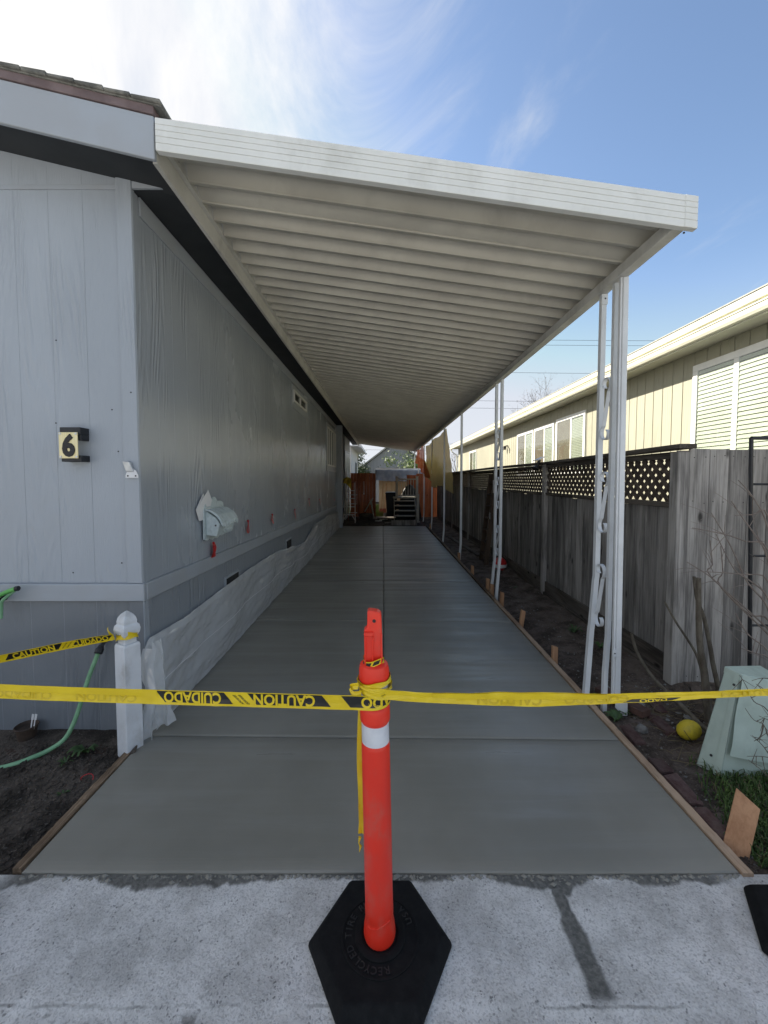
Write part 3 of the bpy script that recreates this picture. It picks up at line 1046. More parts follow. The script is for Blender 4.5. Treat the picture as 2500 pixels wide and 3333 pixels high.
for z1_, z0_ in ((2.25, 1.79), (1.60, 1.14), (.95, .47)):
    sc_ = part('scroll', scroll(1.55 if z1_ > 1 else 1.54, 2.818, 2.952, z0_, z1_, .026), m_post, pa)
# second group: scroll pair, feet bent towards the slab
qa = part('post', post([(1.55, 5.68, 2.829), (1.55, 5.68, .40), (1.545, 5.68, .38), (1.50, 5.66, -.08)], .034, .036), m_post, carport)
qb = part('post', post([(1.55, 5.42, 2.829), (1.55, 5.42, .50), (1.545, 5.42, .47), (1.492, 5.38, -.08)], .034, .036), m_post, carport)
for z1_, z0_ in ((2.22, 1.76), (1.59, 1.11), (.94, .47)):
    part('scroll', scroll(1.55, 5.445, 5.655, z0_, z1_, .026), m_post, qa)
for yy in (8.17, 10.45, 13.05, 15.6, 18.1, 20.15):
    part('post', post([(1.55, yy, 2.829), (1.55, yy, .25), (1.545 + .0 * yy, yy, .2), (1.525, yy, -.08)], .040, .04), m_post, carport)

# ================================================================== the neighbour's house
NX = 4.1
nb = thing('neighbour_house', (NX + 3, 12, -.1), 'sunlit cream-sage house with long white gutter behind the wooden fence', 'house')
part('wall', MB().box(NX + .02, NX + 6, 2.2, 22.6, -.16, 3.2), m_ncream, nb)
nbm = MB().box(0, .014, 0, BW - .010, 0, 3.3).mesh('siding_board', bevel=.003)
y = 2.25
while y < 22.4:
    link('siding_board', nbm, m_ncream, nb, T(NX, y, -.1))
    y += BW
part('soffit', MB().box(3.76, NX + .02, 2.1, 22.9, 3.20, 3.212), m_ngut, nb)
gut = part('gutter', MB().prism([(3.76, 3.185), (3.715, 3.19), (3.70, 3.22), (3.70, 3.265), (3.690, 3.272), (3.690, 3.285), (3.760, 3.285)], lambda a, b, t: (a, 2.1 + t * 20.9, b)), m_ngut, nb)
part('fascia', MB().box(3.762, 3.785, 2.1, 23.0, 3.17, 3.335), m_ngut, nb)
part('drip_edge', MB().prism([(3.73, 3.335), (3.73, 3.415), (3.80, 3.42), (3.80, 3.335)], lambda a, b, t: (a, 2.08 + t * 20.94, b)), m_ngut, nb)
part('roof', MB().prism([(3.72, 3.416), (7.2, 4.25), (11, 3.416), (11, 3.43), (7.2, 4.27), (3.72, 3.43)], lambda a, b, t: (a, 2.06 + t * 21.0, b)), m_roofn, nb)
part('downspout', MB().tube([(3.74, 22.8, 3.2), (3.78, 22.7, 3.05), (4.05, 22.66, 2.85), (4.06, 22.66, .1)], .03, 6), m_ngut, nb)


def nb_window(y0, y1, z0, z1, split, slats, big=False):
    w = thing_part('window', nb)
    fw = .085
    x0 = NX - .022
    part('frame', MB().box(x0, NX + .03, y0, y1, z1 - fw, z1).box(x0, NX + .03, y0, y1, z0, z0 + fw)
         .box(x0, NX + .03, y0, y0 + fw, z0 + fw, z1 - fw).box(x0, NX + .03, y1 - fw, y1, z0 + fw, z1 - fw), m_vinyl, w, bevel=.004)
    part('mullion', MB().box(x0 + .006, NX + .028, split - .035, split + .035, z0 + fw, z1 - fw), m_vinyl, w)
    part('pane', MB().box(NX - .018, NX - .0165, y0 + fw, split - .035, z0 + fw, z1 - fw), m_glass, w)
    part('pane', MB().box(NX - .0205, NX - .019, split + .035, y1 - fw, z0 + fw, z1 - fw), m_glass, w)
    if big:
        part('backing', MB().box(NX - .0018, NX - .0006, y0 + fw, y1 - fw, z0 + fw, z1 - fw), m_dark, w)
    if slats == 2:
        sm = MB().hexa([(0, 0, 0), (.012, 0, .047), (.012, 1, .047), (0, 1, 0), (.0015, 0, -.001), (.0135, 0, .046), (.0135, 1, .046), (.0015, 1, -.001)]).mesh('blind_slat')
        z = z0 + fw
        while z < z1 - fw - .03:
            for a, b in ((y0 + fw + .01, split - .04), (split + .04, y1 - fw - .01)):
                link('blind_slat', sm, m_blind, w, Matrix.Translation(V((NX - .0155, a, z))) @ Matrix.Diagonal(V((1, b - a, 1, 1))))
            z += .052
    elif slats == 1:
        bl = MB()
        z = z0 + fw
        while z < z1 - fw - .03:
            bl.box(NX - .010, NX - .003, y0 + fw, split - .04, z, z + .024)
            z += .034
        o = part('blind', bl, m_blind, w)
        o['kind'] = 'stuff'
        part('pane_reflection', MB().box(NX - .010, NX - .003, split + .04, y1 - fw, z0 + fw, z1 - fw), m_brown, w)  # brown panel paints the reflection in the farther pane
    return w


nb_window(3.05, 5.50, 1.55, 3.02, 4.83, 2, True)
nb_window(8.38, 9.80, 1.62, 2.94, 9.02, 1)
nb_window(9.90, 11.20, 1.62, 2.90, 10.5, 1)
nb_window(11.26, 12.62, 1.62, 2.90, 11.9, 1)
nb_window(18.1, 19.5, 1.62, 2.84, 18.8, 1)
lamp = thing('wall_light', (NX - .02, 13.6, 2.55), 'small dark twin floodlight on the neighbour wall', 'light')
part('mount', MB().lathe([(.05, 0), (.05, .03)], 10, (NX - .03, 13.6, 2.62)), m_blackmetal, lamp)
part('lamp_head', MB().lathe([(.03, 0), (.05, .12)], 10, (NX - .12, 13.5, 2.5)), m_blackmetal, lamp)
part('lamp_head', MB().lathe([(.03, 0), (.05, .12)], 10, (NX - .12, 13.75, 2.5)), m_alum, lamp)
part('arm', MB().tube([(NX - .12, 13.5, 2.6), (NX - .02, 13.6, 2.64), (NX - .12, 13.75, 2.6)], .012, 6), m_blackmetal, lamp)

# ================================================================== the wooden fence
fx = 2.235
fence = thing('wooden_fence', (fx, 9, -.06), 'weathered grey board fence with lattice top along the right side', 'fence')
FBW = .140
fb = MB().box(0, .018, 0, FBW - .004, 0, 1.37).mesh('fence_board', bevel=.002)
y = 3.20
while y < 17.0:
    link('fence_board', fb, m_fence, fence, T(fx + rnd.uniform(-.002, .003), y, -.055 + rnd.uniform(-.008, .008)))
    y += FBW
posts_y = [3.10, 5.62, 8.12, 10.62, 13.12, 15.62]
for i, py in enumerate(posts_y):
    part('fence_post', MB().box(fx - .05, fx + .04, py - .045, py + .045, -.15, 1.735), m_fence_f if i == 0 else m_fence, fence, bevel=.004)
wv = [0, .004, -.012, .015, .03, -.01]
for i in range(len(posts_y)):
    ya = posts_y[i] + .046
    yb = (posts_y[i + 1] if i + 1 < len(posts_y) else 17.0) - .046
    # lattice frame
    part('rail', MB().box(fx - .034, fx + .0295, ya, yb, 1.315, 1.355), m_fence_h, fence, bevel=.003)
    part('rail', MB().box(fx - .034, fx + .0295, ya, yb, 1.690, 1.728), m_fence_h, fence, bevel=.003)
    z0, z1 = 1.355, 1.690
    per = .097
    H = z1 - z0
    many = MB()
    for sgn in (1, -1):
        q = ya - H
        while q < yb:
            # strip centre line from (q, z0) to (q + H, z1) or mirrored
            s0, s1 = (q, q + H)
            a0, a1 = max(s0, ya), min(s1, yb)
            if a1 - a0 > .03:
                zf = (lambda u: z0 + (u - s0)) if sgn > 0 else (lambda u: z1 - (u - s0))
                xo = fx - .012 if sgn > 0 else fx - .004
                p0, p1 = V((xo, a0, zf(a0))), V((xo, a1, zf(a1)))
                if i < 2:
                    part('lattice_strip', MB().bar(p0, p1, .0065, .040, (0, -1 if sgn > 0 else 1, 1)), m_lattice, fence)
                else:
                    many.bar(p0, p1, .0065, .040, (0, -1 if sgn > 0 else 1, 1))
            q += per
    if many.v:
        o = part('lattice', many, m_lattice, fence)
        o['kind'] = 'stuff'
cap_pts = [(3.02, 1.775), (5.6, 1.752), (8.1, 1.762), (10.6, 1.755), (13.1, 1.75), (17.0, 1.75)]
for (a, za), (b, zb) in zip(cap_pts[:-1], cap_pts[1:]):
    part('cap_board', MB().bar((fx - .005, a, za), (fx - .005, b - .004, zb), .13, .034), m_fence_h, fence, bevel=.004)
part('top_rail', MB().box(fx - .02, fx + .02, 3.15, 5.57, 1.729, 1.742), m_fence_h, fence)
for i in range(5):
    ya, yb = posts_y[i] + .046, posts_y[i + 1] - .046
    part('kickboard', MB().bar((fx - .012, ya, .085 - .01 * i), (fx - .012, yb, .065 - .01 * i), .022, .15), m_fence_h, fence, bevel=.003)
    part('kickboard', MB().bar((fx - .024, ya + .01, -.045), (fx - .03, yb, -.05), .03, .10), m_fence_h, fence, bevel=.003)
# the short return that faces the street
x = 2.284
first = True
widths = [.150, .142, .150, .148, .140, .15, .145, .15, .14, .15, .15, .15]
for i, w in enumerate(widths):
    me = MB().box(0, w - .003, 0, .018, 0, 1.84 + rnd.uniform(-.004, .004)).mesh('return_board', bevel=.002)
    o = link('return_board', me, m_fence_f, fence, T(x, 3.075 + rnd.uniform(-.003, .003), -.085))
    # nails and knots
    for zz_ in (1.70, 1.36, .03):
        for xx in (.03, w - .035):
            part('nail', MB().lathe([(.004, 0), (.004, .002)], 6), m_seam, o).matrix_basis = T(x + xx, 3.0725, zz_ + rnd.uniform(-.01, .01)) @ Matrix.Rotation(R(90), 4, 'X')
    x += w
part('rail', MB().box(2.29, 3.95, 3.096, 3.135, 1.55, 1.64), m_fence_h, fence)
part('rail', MB().box(2.29, 3.95, 3.096, 3.135, .15, .24), m_fence_h, fence)
part('return_board', MB().box(2.186, 2.281, 3.066, 3.084, -.085, 1.745), m_fence_f, fence, bevel=.002)

sol = thing('solar_light', (2.2, 5.72, 1.77), 'small white solar panel light clipped on the fence cap', 'light')
part('panel', MB().hexa([(2.10, 5.60, 1.79), (2.20, 5.60, 1.835), (2.20, 5.78, 1.835), (2.10, 5.78, 1.79), (2.10, 5.60, 1.80), (2.20, 5.60, 1.845), (2.20, 5.78, 1.845), (2.10, 5.78, 1.80)]), m_paper, sol)
part('lamp', MB().tube([(2.16, 5.7, 1.80), (2.13, 5.7, 1.72), (2.10, 5.69, 1.68)], [.02, .022, .045], 8), m_blackmetal, sol)

# boards and ladder by the fence
lad = thing('wooden_ladder', (1.95, 7.75, -.06), 'dark old wooden ladder leaning on the fence', 'ladder')
part('rail', MB().bar((1.90, 7.55, -.09), (2.12, 7.72, 1.66), .085, .028, (0, 1, 0)), m_wood_d, lad)
part('rail', MB().bar((1.93, 8.05, -.09), (2.14, 8.16, 1.64), .085, .028, (0, 1, 0)), m_wood_d, lad)
for k in range(7):
    f_ = .1 + k * .135
    part('rung', MB().bar((1.905 + .215 * f_, 7.565 + .165 * f_, -.06 + 1.70 * f_), (1.935 + .205 * f_, 8.045 + .11 * f_, -.06 + 1.68 * f_), .07, .022), m_wood_d, lad)
part('sticker', MB().box(2.044, 2.046, 7.60, 7.66, 1.28, 1.52), m_paper, lad)
part('badge', MB().box(1.968, 1.971, 7.55, 7.60, .80, .92), m_zinc, lad)
solo('loose_board', MB().bar((1.98, 8.4, -.035), (1.80, 11.2, -.03), .09, .03), m_fence_h, 'long grey board lying on the dirt beyond the old ladder', 'board')
reel = thing('toy_ball', (2.08, 7.25, -.04), 'red and white ball on the dirt behind the second scroll post', 'ball')
part('ball', MB().lathe([(.004, 0), (.06, .02), (.1, .07), (.115, .12), (.1, .17), (.06, .22), (.004, .24)], 16, (2.02, 7.05, -.045)), m_red, reel, smooth=True)
part('stripe', MB().lathe([(.104, .065), (.1065, .075), (.1185, .119), (.1185, .125), (.113, .122)], 16, (2.02, 7.05, -.045)), m_paper, reel, smooth=True)

# ================================================================== far end of the carport
# stepladder
LB = 15.0
sl_ = thing('stepladder', (-1.25, LB, -.05), 'aluminium stepladder by the porch with a yellow cloth on top', 'ladder')
for s in (-1, 1):
    part('front_rail', MB().bar((-1.245 + s * .225, LB, -.06), (-1.19 + s * .14, LB + .35, 1.42), .028, .07, (0, 1, 0)), m_alum, sl_)
    part('rear_rail', MB().bar((-1.16 + s * .19, LB + .95, -.06), (-1.18 + s * .12, LB + .45, 1.40), .02, .04, (0, 1, 0)), m_fib, sl_)
for z in (.24, .53, .83, 1.12):
    f_ = (z + .06) / 1.48
    w_ = .225 - .085 * f_
    xc = -1.245 + .055 * f_
    part('step', MB().box(xc - w_, xc + w_, LB + .35 * f_ - .05, LB + .35 * f_ + .04, z - .013, z + .013), m_alum, sl_)
part('brace', MB().bar((-1.45, LB + .03, .06), (-1.34, LB + .07, .235), .012, .03).bar((-1.04, LB + .03, .06), (-1.15, LB + .07, .235), .012, .03), m_alum, sl_)
part('top_cap', MB().box(-1.36, -1.02, LB + .27, LB + .5, 1.42, 1.46), m_fib, sl_, bevel=.01)
for k in range(3):
    part('rear_brace', MB().bar((-1.34, LB + .9 - .12 * k, .25 + .35 * k), (-1.0, LB + .9 - .12 * k, .25 + .35 * k), .012, .03), m_alum, sl_)


def clothfn(u, v):
    x_ = -1.47 + .30 * u
    z_ = 1.62 - .42 * v * (.35 + .65 * u) - .06 * (1 - math.sin(u * math.pi))
    return (x_, LB + .20 + .05 * math.sin(u * 11 + v * 4) - .04 * v, z_)


solo('yellow_cloth', MB().grid(14, 12, clothfn), m_ycloth, 'yellow cloth draped over the top of the aluminium stepladder', 'cloth', smooth=True)

# redwood gate and fence panels
gate = thing('redwood_gate', (-.85, 17.3, -.05), 'red-brown wooden gate behind the stepladder', 'gate')
x = -1.36
while x < -.33:
    part('gate_board', MB().box(x, x + .128, 17.25 + rnd.uniform(-.004, .004), 17.27, -.02, 1.80), m_redwood, gate, bevel=.003)
    x += .132
part('rail', MB().box(-1.36, -.31, 17.271, 17.31, 1.45, 1.54).box(-1.36, -.31, 17.271, 17.31, .2, .29), m_redwood, gate)
part('latch_cord', MB().tube([(-.80, 17.24, 1.45), (-.795, 17.235, 1.15), (-.80, 17.235, .95)], .008, 5), m_paper, gate)
part('latch_weight', MB().lathe([(.004, 0), (.02, .02), (.02, .06), (.004, .08)], 8, (-.80, 17.23, .90)), m_paper, gate)
rf = thing('redwood_fence', (1.9, 17.4, -.05), 'red-brown board fence behind the white stairs', 'fence')
x = 1.0
while x < 2.45:
    h_ = 1.72 if x < 1.3 else 1.78
    part('fence_board', MB().box(x, x + .128, 17.30 + rnd.uniform(-.004, .004), 17.32, -.05, h_), m_redwood, rf, bevel=.003)
    x += .132
part('rail', MB().box(1.0, 2.45, 17.321, 17.36, 1.3, 1.39), m_redwood, rf)

# white stairs with railing
ST = 15.3
st = thing('porch_stairs', (.85, ST, -.05), 'cream detached porch steps with a railing standing at the far end', 'stairs')
for k in range(4):
    part('tread', MB().box(.44, 1.25, ST + .26 * k, ST + .28 + .26 * k, .150 + .175 * k, .185 + .175 * k), m_steps, st, bevel=.004)
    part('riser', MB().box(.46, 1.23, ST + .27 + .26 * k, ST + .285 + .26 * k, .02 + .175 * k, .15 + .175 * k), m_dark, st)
part('stringer', MB().prism([(ST, -.06), (ST, .17), (ST + 1.05, .86), (ST + 1.05, -.06)], lambda a, b, t: (.425 + t * .015, a, b)), m_steps, st)
part('stringer', MB().prism([(ST, -.06), (ST, .17), (ST + 1.05, .86), (ST + 1.05, -.06)], lambda a, b, t: (1.251 + t * .015, a, b)), m_steps, st)
part('landing', MB().box(.40, 1.30, ST + 1.05, ST + 1.75, .78, .84), m_steps, st)
RY = ST + .95
part('newel_post', MB().box(.49, .59, RY, RY + .09, .80, 1.63).box(.475, .605, RY - .015, RY + .105, 1.63, 1.655), m_steps, st, bevel=.004)
part('newel_post', MB().box(1.30, 1.39, RY, RY + .09, .80, 1.63).box(1.285, 1.405, RY - .015, RY + .105, 1.63, 1.655), m_steps, st, bevel=.004)
part('newel_post', MB().box(1.235, 1.335, ST - .12, ST - .03, -.05, 1.0).box(1.20, 1.37, ST - .14, ST - .01, -.06, -.015), m_steps, st, bevel=.004)
part('rail_top', MB().box(.591, 1.299, RY + .02, RY + .07, 1.52, 1.57), m_steps, st)
part('rail_bottom', MB().box(.591, 1.299, RY + .02, RY + .07, .87, .92), m_steps, st)
for k in range(6):
    part('baluster', MB().box(.66 + .105 * k, .69 + .105 * k, RY + .03, RY + .06, .921, 1.519), m_steps, st)
solo('kerb_plank', MB().box(.27, 1.17, 14.15, 14.19, -.05, .13), m_fence_f, 'pale grey plank standing on edge at the far end of the slab', 'plank', bevel=.004)
# bin
bn = thing('wheelie_bin', (.35, 16.9, -.05), 'black wheeled bin between the shed and the cream steps', 'bin')
part('body', MB().hexa([(.16, 16.8, .02), (.52, 16.8, .02), (.52, 17.15, .02), (.16, 17.15, .02), (.10, 16.72, .95), (.58, 16.72, .95), (.58, 17.22, .95), (.10, 17.22, .95)]), m_bin, bn, bevel=.01)
part('lid', MB().hexa([(.07, 16.68, .952), (.61, 16.68, .952), (.61, 17.26, .952), (.07, 17.26, .952), (.12, 16.72, 1.0), (.56, 16.72, 1.0), (.56, 17.22, 1.03), (.12, 17.22, 1.03)]), m_bin, bn, bevel=.008)
for s in (.13, .55):
    part('wheel', MB().tube([(s - .02, 17.18, .05), (s + .02, 17.18, .05)], .09, 14), m_blackmetal, bn)
# black covered heap behind the stairs
heap = MB().grid(24, 16, lambda u, v: (.62 + .95 * u, 16.78 + .30 * v, -.05 + 1.38 * math.sin(min(1, max(.0, u)) * math.pi) ** .45 * math.sin(v * math.pi) ** .4 + .03 * fbm(u * 6, v * 6)))
solo('covered_heap', heap, m_bin, 'black fabric cover over a bulky thing behind the cream steps', 'cover', smooth=True)
# shed under a tarp
sh = thing('garden_shed', (.85, 20.5, -.08), 'beige board shed under a blue-grey tarp', 'shed')
x = -.20
while x < 1.95:
    part('shed_board', MB().box(x, x + .195, 20.0, 20.02, -.1, 1.66), m_shed, sh, bevel=.004)
    part('batten', MB().box(x + .18, x + .215, 19.985, 19.9995, -.1, 1.6), m_shed, sh)
    x += .2
part('side_wall', MB().box(-.2, -.18, 20.02, 22, -.1, 1.68).box(1.95, 1.97, 20.02, 22, -.1, 1.68), m_shed, sh)
tp = MB().grid(60, 30, lambda u, v: (
    -.36 + 2.4 * u + .02 * math.sin(v * 9), 19.78 + (.16 * min(1, v * 2) + 2.2 * max(0, v - .5) * 2) + .05 * math.sin(u * 31 + 2 * math.sin(v * 4)) * (1 - min(1, v * 2)) * .7,
    1.50 + .50 * min(1, v * 2) + .16 * max(0, v - .5) + .025 * fbm(u * 8, v * 8) - .05 * math.sin(u * math.pi) * (1 - min(1, v * 2))))
part('tarp', tp, m_tarp, sh, smooth=True)
part('tarp_sunlit_top', MB().grid(60, 2, lambda u, v: (-.36 + 2.4 * u, 19.90 + .05 * v, 2.005 + .07 * v + .012 * fbm(u * 8, 1))), m_tarpw, sh, smooth=True)  # white strip paints the sunlit top of the tarp
part('tarp_side', MB().grid(16, 16, lambda u, v: (-.38 + .02 * math.sin(v * 20), 19.80 + 2.2 * u, 1.25 + .25 * u + (.76 - .22 * u) * v)), m_tarp, sh, smooth=True)
for i, (xx, lab) in enumerate(((-.02, 'rusty long-handled rake leaning on the shed left of the bin'), (.14, 'wooden-handled shovel leaning on the shed by the bin'))):
    tl = thing('garden_tool', (xx, 19.7, -.06), lab, 'tool')
    part('handle', MB().tube([(xx - .08, 19.55, .0), (xx + .03, 19.93, 1.35)], .016, 6), m_stake, tl)
    part('head', MB().hexa([(xx - .18, 19.50, -.07), (xx + .02, 19.50, -.07), (xx + .02, 19.54, -.07), (xx - .18, 19.54, -.07), (xx - .15, 19.52, .16), (xx - .01, 19.52, .16), (xx - .01, 19.54, .16), (xx - .15, 19.54, .16)]), m_fib, tl)
# propped timber and planter by the gate
tr = thing('timber_trestle', (-.55, 16.9, -.05), 'small pale timber trestle leaning by the gate', 'trestle')
part('leg', MB().bar((-.75, 16.85, .22), (-.46, 16.95, .74), .04, .04), m_steps, tr)
part('leg', MB().bar((-.38, 16.75, -.05), (-.50, 16.92, .66), .05, .05), m_steps, tr)
part('crosspiece', MB().bar((-.52, 16.93, .50), (-.42, 16.93, .78), .03, .04), m_steps, tr)
pl = thing('round_planter', (-.68, 16.6, -.05), 'low round grey planter on the dirt by the gate', 'planter')
part('rim', MB().lathe([(.26, 0), (.28, .03), (.27, .06), (.285, .10), (.27, .14), (.28, .18), (.26, .215), (.23, .215), (.22, .16)], 22, (-.68, 16.6, -.06)), m_tire, pl, smooth=True)
for (x0, y0, x1, y1, mt, lab) in ((-.30, 15.6, -.05, 15.5, m_paper, 'crumpled white scrap on the dirt past the end of the slab'),
                                  (-.12, 16.2, .16, 16.0, m_steps, 'pale stick lying on the dirt before the black bin'),
                                  (.05, 14.9, .42, 15.0, m_fence_f, 'grey wood offcut on the dirt beside the cream steps')):
    solo('scrap', MB().bar((x0, y0, -.045), (x1, y1, -.02), .07, .035), mt, lab, 'scrap', bevel=.006)

# shade cloths hung along the far posts


def tan(u, v):
    yy = 10.2 + 4.9 * u
    z1_ = 2.80 - .06 * math.sin(u * math.pi * 2) ** 2 - .05 * u
    z0_ = 1.18 + .42 * u + .10 * math.sin(u * 9)
    return (1.56 + .05 * math.sin(u * 26 + v * 3) * v + .02 * fbm(u * 9, v * 5) + (.18 * max(0, .15 - u) / .15 * v), yy, z1_ + (z0_ - z1_) * v)


solo('tan_shade_cloth', MB().grid(90, 24, tan), m_tan, 'tan shade cloth hanging from the carport beam at the far posts', 'cloth', smooth=True)
solo('orange_net', MB().grid(50, 20, lambda u, v: (1.47 + .05 * math.sin(u * 22 + v * 5) * (.3 + v), 18.2 - 3.0 * u - 1.9 * v * u, 2.82 - .08 * math.sin(u * 3) - v * (.55 + .70 * u) + .02 * fbm(u * 8, v * 8))),
     m_onet, 'orange netting hanging beside the tan shade cloth', 'netting', smooth=True)

# buildings and trees past the yard
wh = thing('white_house', (-5, 23, -.1), 'white house corner with gutter past the grey home', 'house')
part('wall', MB().box(-9, -1.62, 20.9, 26, -.15, 3.2), m_whouse, wh)
part('eave', MB().box(-9.2, -1.22, 20.6, 26.4, 3.2, 3.26), m_whouse, wh)
part('gutter', MB().box(-1.22, -1.10, 20.6, 26.4, 3.15, 3.29), m_whouse, wh)
part('corner_trim', MB().box(-1.63, -1.59, 25.9, 26.02, -.1, 3.2), m_whouse, wh)
w_ = part('window', MB().box(-1.60, -1.585, 23.8, 24.8, 1.1, 2.5), m_panedark, wh)
part('frame', MB().box(-1.60, -1.575, 23.74, 23.80, 1.05, 2.55).box(-1.60, -1.575, 24.8, 24.86, 1.05, 2.55), m_trim, w_)
gh = thing('grey_gable_house', (.9, 33, -.1), 'pale grey house gable rising behind the shed', 'house')
x = -2.2
while x < 4.1:
    za = lambda q: 4.25 - .76 * abs(q - .92)
    b_ = x + .215
    part('siding_board', MB().hexa([(x, 30, -.1), (b_ - .012, 30, -.1), (b_ - .012, 30.03, -.1), (x, 30.03, -.1), (x, 30, za(x)), (b_ - .012, 30, za(b_ - .012)), (b_ - .012, 30.03, za(b_ - .012)), (x, 30.03, za(x))]), m_ghouse, gh)
    x = b_
part('wall', MB().prism([(-2.2, -.1), (4.1, -.1), (4.1, 1.8), (.92, 4.2), (-2.2, 1.8)], lambda a, b, t: (a, 30.035 + t * 8, b)), m_ghouse, gh)
part('roof', MB().prism([(-2.6, 1.62), (.92, 4.30), (.92, 4.42), (-2.6, 1.74)], lambda a, b, t: (a, 29.7 + t * 8.6, b)).prism([(4.45, 1.62), (.921, 4.30), (.921, 4.42), (4.45, 1.74)], lambda a, b, t: (a, 29.7 + t * 8.6, b)), m_roofn, gh)
part('trim_band', MB().box(-.2, 2.1, 29.985, 29.999, 3.33, 3.40), m_ghouse, gh)


def branch_tree(mb, p, d, length, r, depth, rg, spread=.6, gravity=.05):
    pts, rs = [p.copy()], [r]
    n = 4
    for k_ in range(n):
        d = (d + V((rg.gauss(0, .13), rg.gauss(0, .13), rg.gauss(gravity, .08)))).normalized()
        p = p + d * length / n
        pts.append(p.copy())
        rs.append(r * (1 - .45 * (k_ + 1) / n))
    mb.tube(pts, rs, 5 if depth > 1 else 4)
    tips = [p.copy()]
    if depth:
        for k_ in range(3 if depth > 1 else 4):
            q = pts[rg.randint(2, n)]
            nd = (d + V((rg.uniform(-1, 1), rg.uniform(-1, 1), rg.uniform(-.2, .7))) * spread * 1.3).normalized()
            tips += branch_tree(mb, q, nd, length * rg.uniform(.55, .8), r * .5, depth - 1, rg, spread, gravity)
    return tips


def leaves(mb, tips, per, spread, size, rg):
    for t_ in tips:
        for _ in range(per):
            c = t_ + V((rg.gauss(0, spread), rg.gauss(0, spread), rg.gauss(0, spread)))
            a = V((rg.gauss(0, 1), rg.gauss(0, 1), rg.gauss(0, 1))).normalized() * size * rg.uniform(.6, 1.3)
            b = a.orthogonal().normalized() * size * .45
            mb.add([c - a, c + b, c + a, c - b], [(0, 1, 2, 3)])


def tree(name, base, h, seed, label, leafmat=None, per=0, spread=.3, size=.06, depth=4, r=.09, lean=(0, 0), ln=.32):
    rg = random.Random(seed)
    t_ = thing(name, base, label, 'tree')
    mb = MB()
    d0 = V((lean[0], lean[1], 1)).normalized()
    tips = branch_tree(mb, V(base), d0, h * ln, r, depth, rg)
    tr_ = part('trunk', mb, m_bark, t_, fix=False)
    if per:
        lb = MB()
        leaves(lb, tips, per, spread, size, rg)
        part('crown', lb, leafmat, t_, fix=False)
    return t_


tree('bare_tree', (10.0, 27, -.1), 11.4, 3, 'leafless tree behind the neighbour roof', m_twig, 1, .12, .05, 5, .15)
tree('bare_tree', (14.6, 30, -.1), 11.2, 8, 'top twigs of a leafless tree peeking over the neighbour roof further right', m_twig, 1, .12, .05, 5, .12)
tree('young_tree', (3.0, 27, -.1), 4.6, 5, 'yellow-green young tree right of the grey gable', m_leafy, 16, .22, .085, 4, .06)
tree('young_tree', (1.55, 26, -.1), 4.2, 15, 'slim yellow-green tree in front of the grey gable', m_leafy, 16, .16, .075, 3, .05)
tree('young_tree', (-2.1, 29, -.1), 4.0, 21, 'dull green tree between the white house and the grey gable', m_dleaf, 22, .25, .08, 4, .06)
tree('bare_tree', (4.3, 25, -.1), 4.4, 31, 'small leafless tree beyond the far end of the fence', m_twig, 1, .1, .05, 4, .10)

# sunlit grass in the yard beyond the gate
gr = MB()
rg = random.Random(4)
for _ in range(5000):
    a, b = rg.uniform(-1.6, .0), rg.uniform(17.6, 25)
    h_ = rg.uniform(.05, .16)
    dx, dy = rg.uniform(-.04, .04), rg.uniform(-.04, .04)
    gr.add([(a - .008, b, -.06), (a + .008, b, -.06), (a + dx, b + dy, -.06 + h_)], [(0, 1, 2)])
tag(link('yard_grass', gr.mesh('yard_grass', fix=False), m_leafy, center=False), 'bright grass in the yard beyond the open gate', 'grass', kind='stuff')

# overhead wires
for i, (z0, z1, yy) in enumerate(((15.6, 14.8, 40), (15.1, 14.35, 40), (12.6, 11.6, 40), (9.8, 9.0, 40), (9.1, 8.3, 40), (6.0, 5.4, 45), (5.3, 4.6, 45))):
    pts = []
    for k in range(25):
        u = k / 24
        pts.append((-30 + 90 * u, yy, z0 + (z1 - z0) * u - 1.2 * (1 - (2 * u - 1) ** 2) * .3))
    solo('power_line', MB().tube(pts, .016, 4), m_wire,
         'thin overhead wire, ' + ['topmost', 'second from top', 'third from top', 'fourth from top', 'fifth from top', 'second lowest', 'lowest'][i] + ' in the sky between the carport and the neighbour roof', 'wire', 'overhead wires')
# ================================================================== foreground: form boards, stakes
def ragged_board(p0, p1, w, h, seed, n=60):
    mb = MB()
    rg_ = random.Random(seed)
    p0, p1 = V(p0), V(p1)
    d = p1 - p0
    side = V((1, 0, 0))
    rows = []
    for k_ in range(n + 1):
        c = p0 + d * (k_ / n)
        a = w / 2 + rg_.uniform(-.002, .0015)
        z = rg_.uniform(-.0025, .001)
        rows.append([c - side * a + V((0, 0, -h)), c - side * a + V((0, 0, z)), c + side * (w / 2) + V((0, 0, z + rg_.uniform(-.001, .001))), c + side * (w / 2) + V((0, 0, -h))])
    vs_ = [q for r_ in rows for q in r_]
    fs = []
    for i_ in range(n):
        for k_ in range(4):
            fs.append((i_ * 4 + k_, i_ * 4 + (k_ + 1) % 4, i_ * 4 + 4 + (k_ + 1) % 4, i_ * 4 + 4 + k_))
    fs += [(3, 2, 1, 0), tuple(len(vs_) - 4 + k_ for k_ in range(4))]
    return mb.add(vs_, fs)


solo('form_board', ragged_board((-1.440, 1.545, .004), (-1.432, 2.395, .004), .036, .10, 1), m_form_old, 'weathered form board along the left edge of the slab by the dirt bed', 'form board')
solo('form_board', ragged_board((1.419, 1.525, .003), (1.428, 5.15, .003), .040, .11, 2, 160), m_form, 'pale form board along the right edge of the slab, nearest the street', 'form board')
solo('form_board', ragged_board((1.428, 5.16, .003), (1.470, 13.4, .003), .040, .11, 3, 160), m_form_old, 'long form board continuing along the right edge to the far end', 'form board')


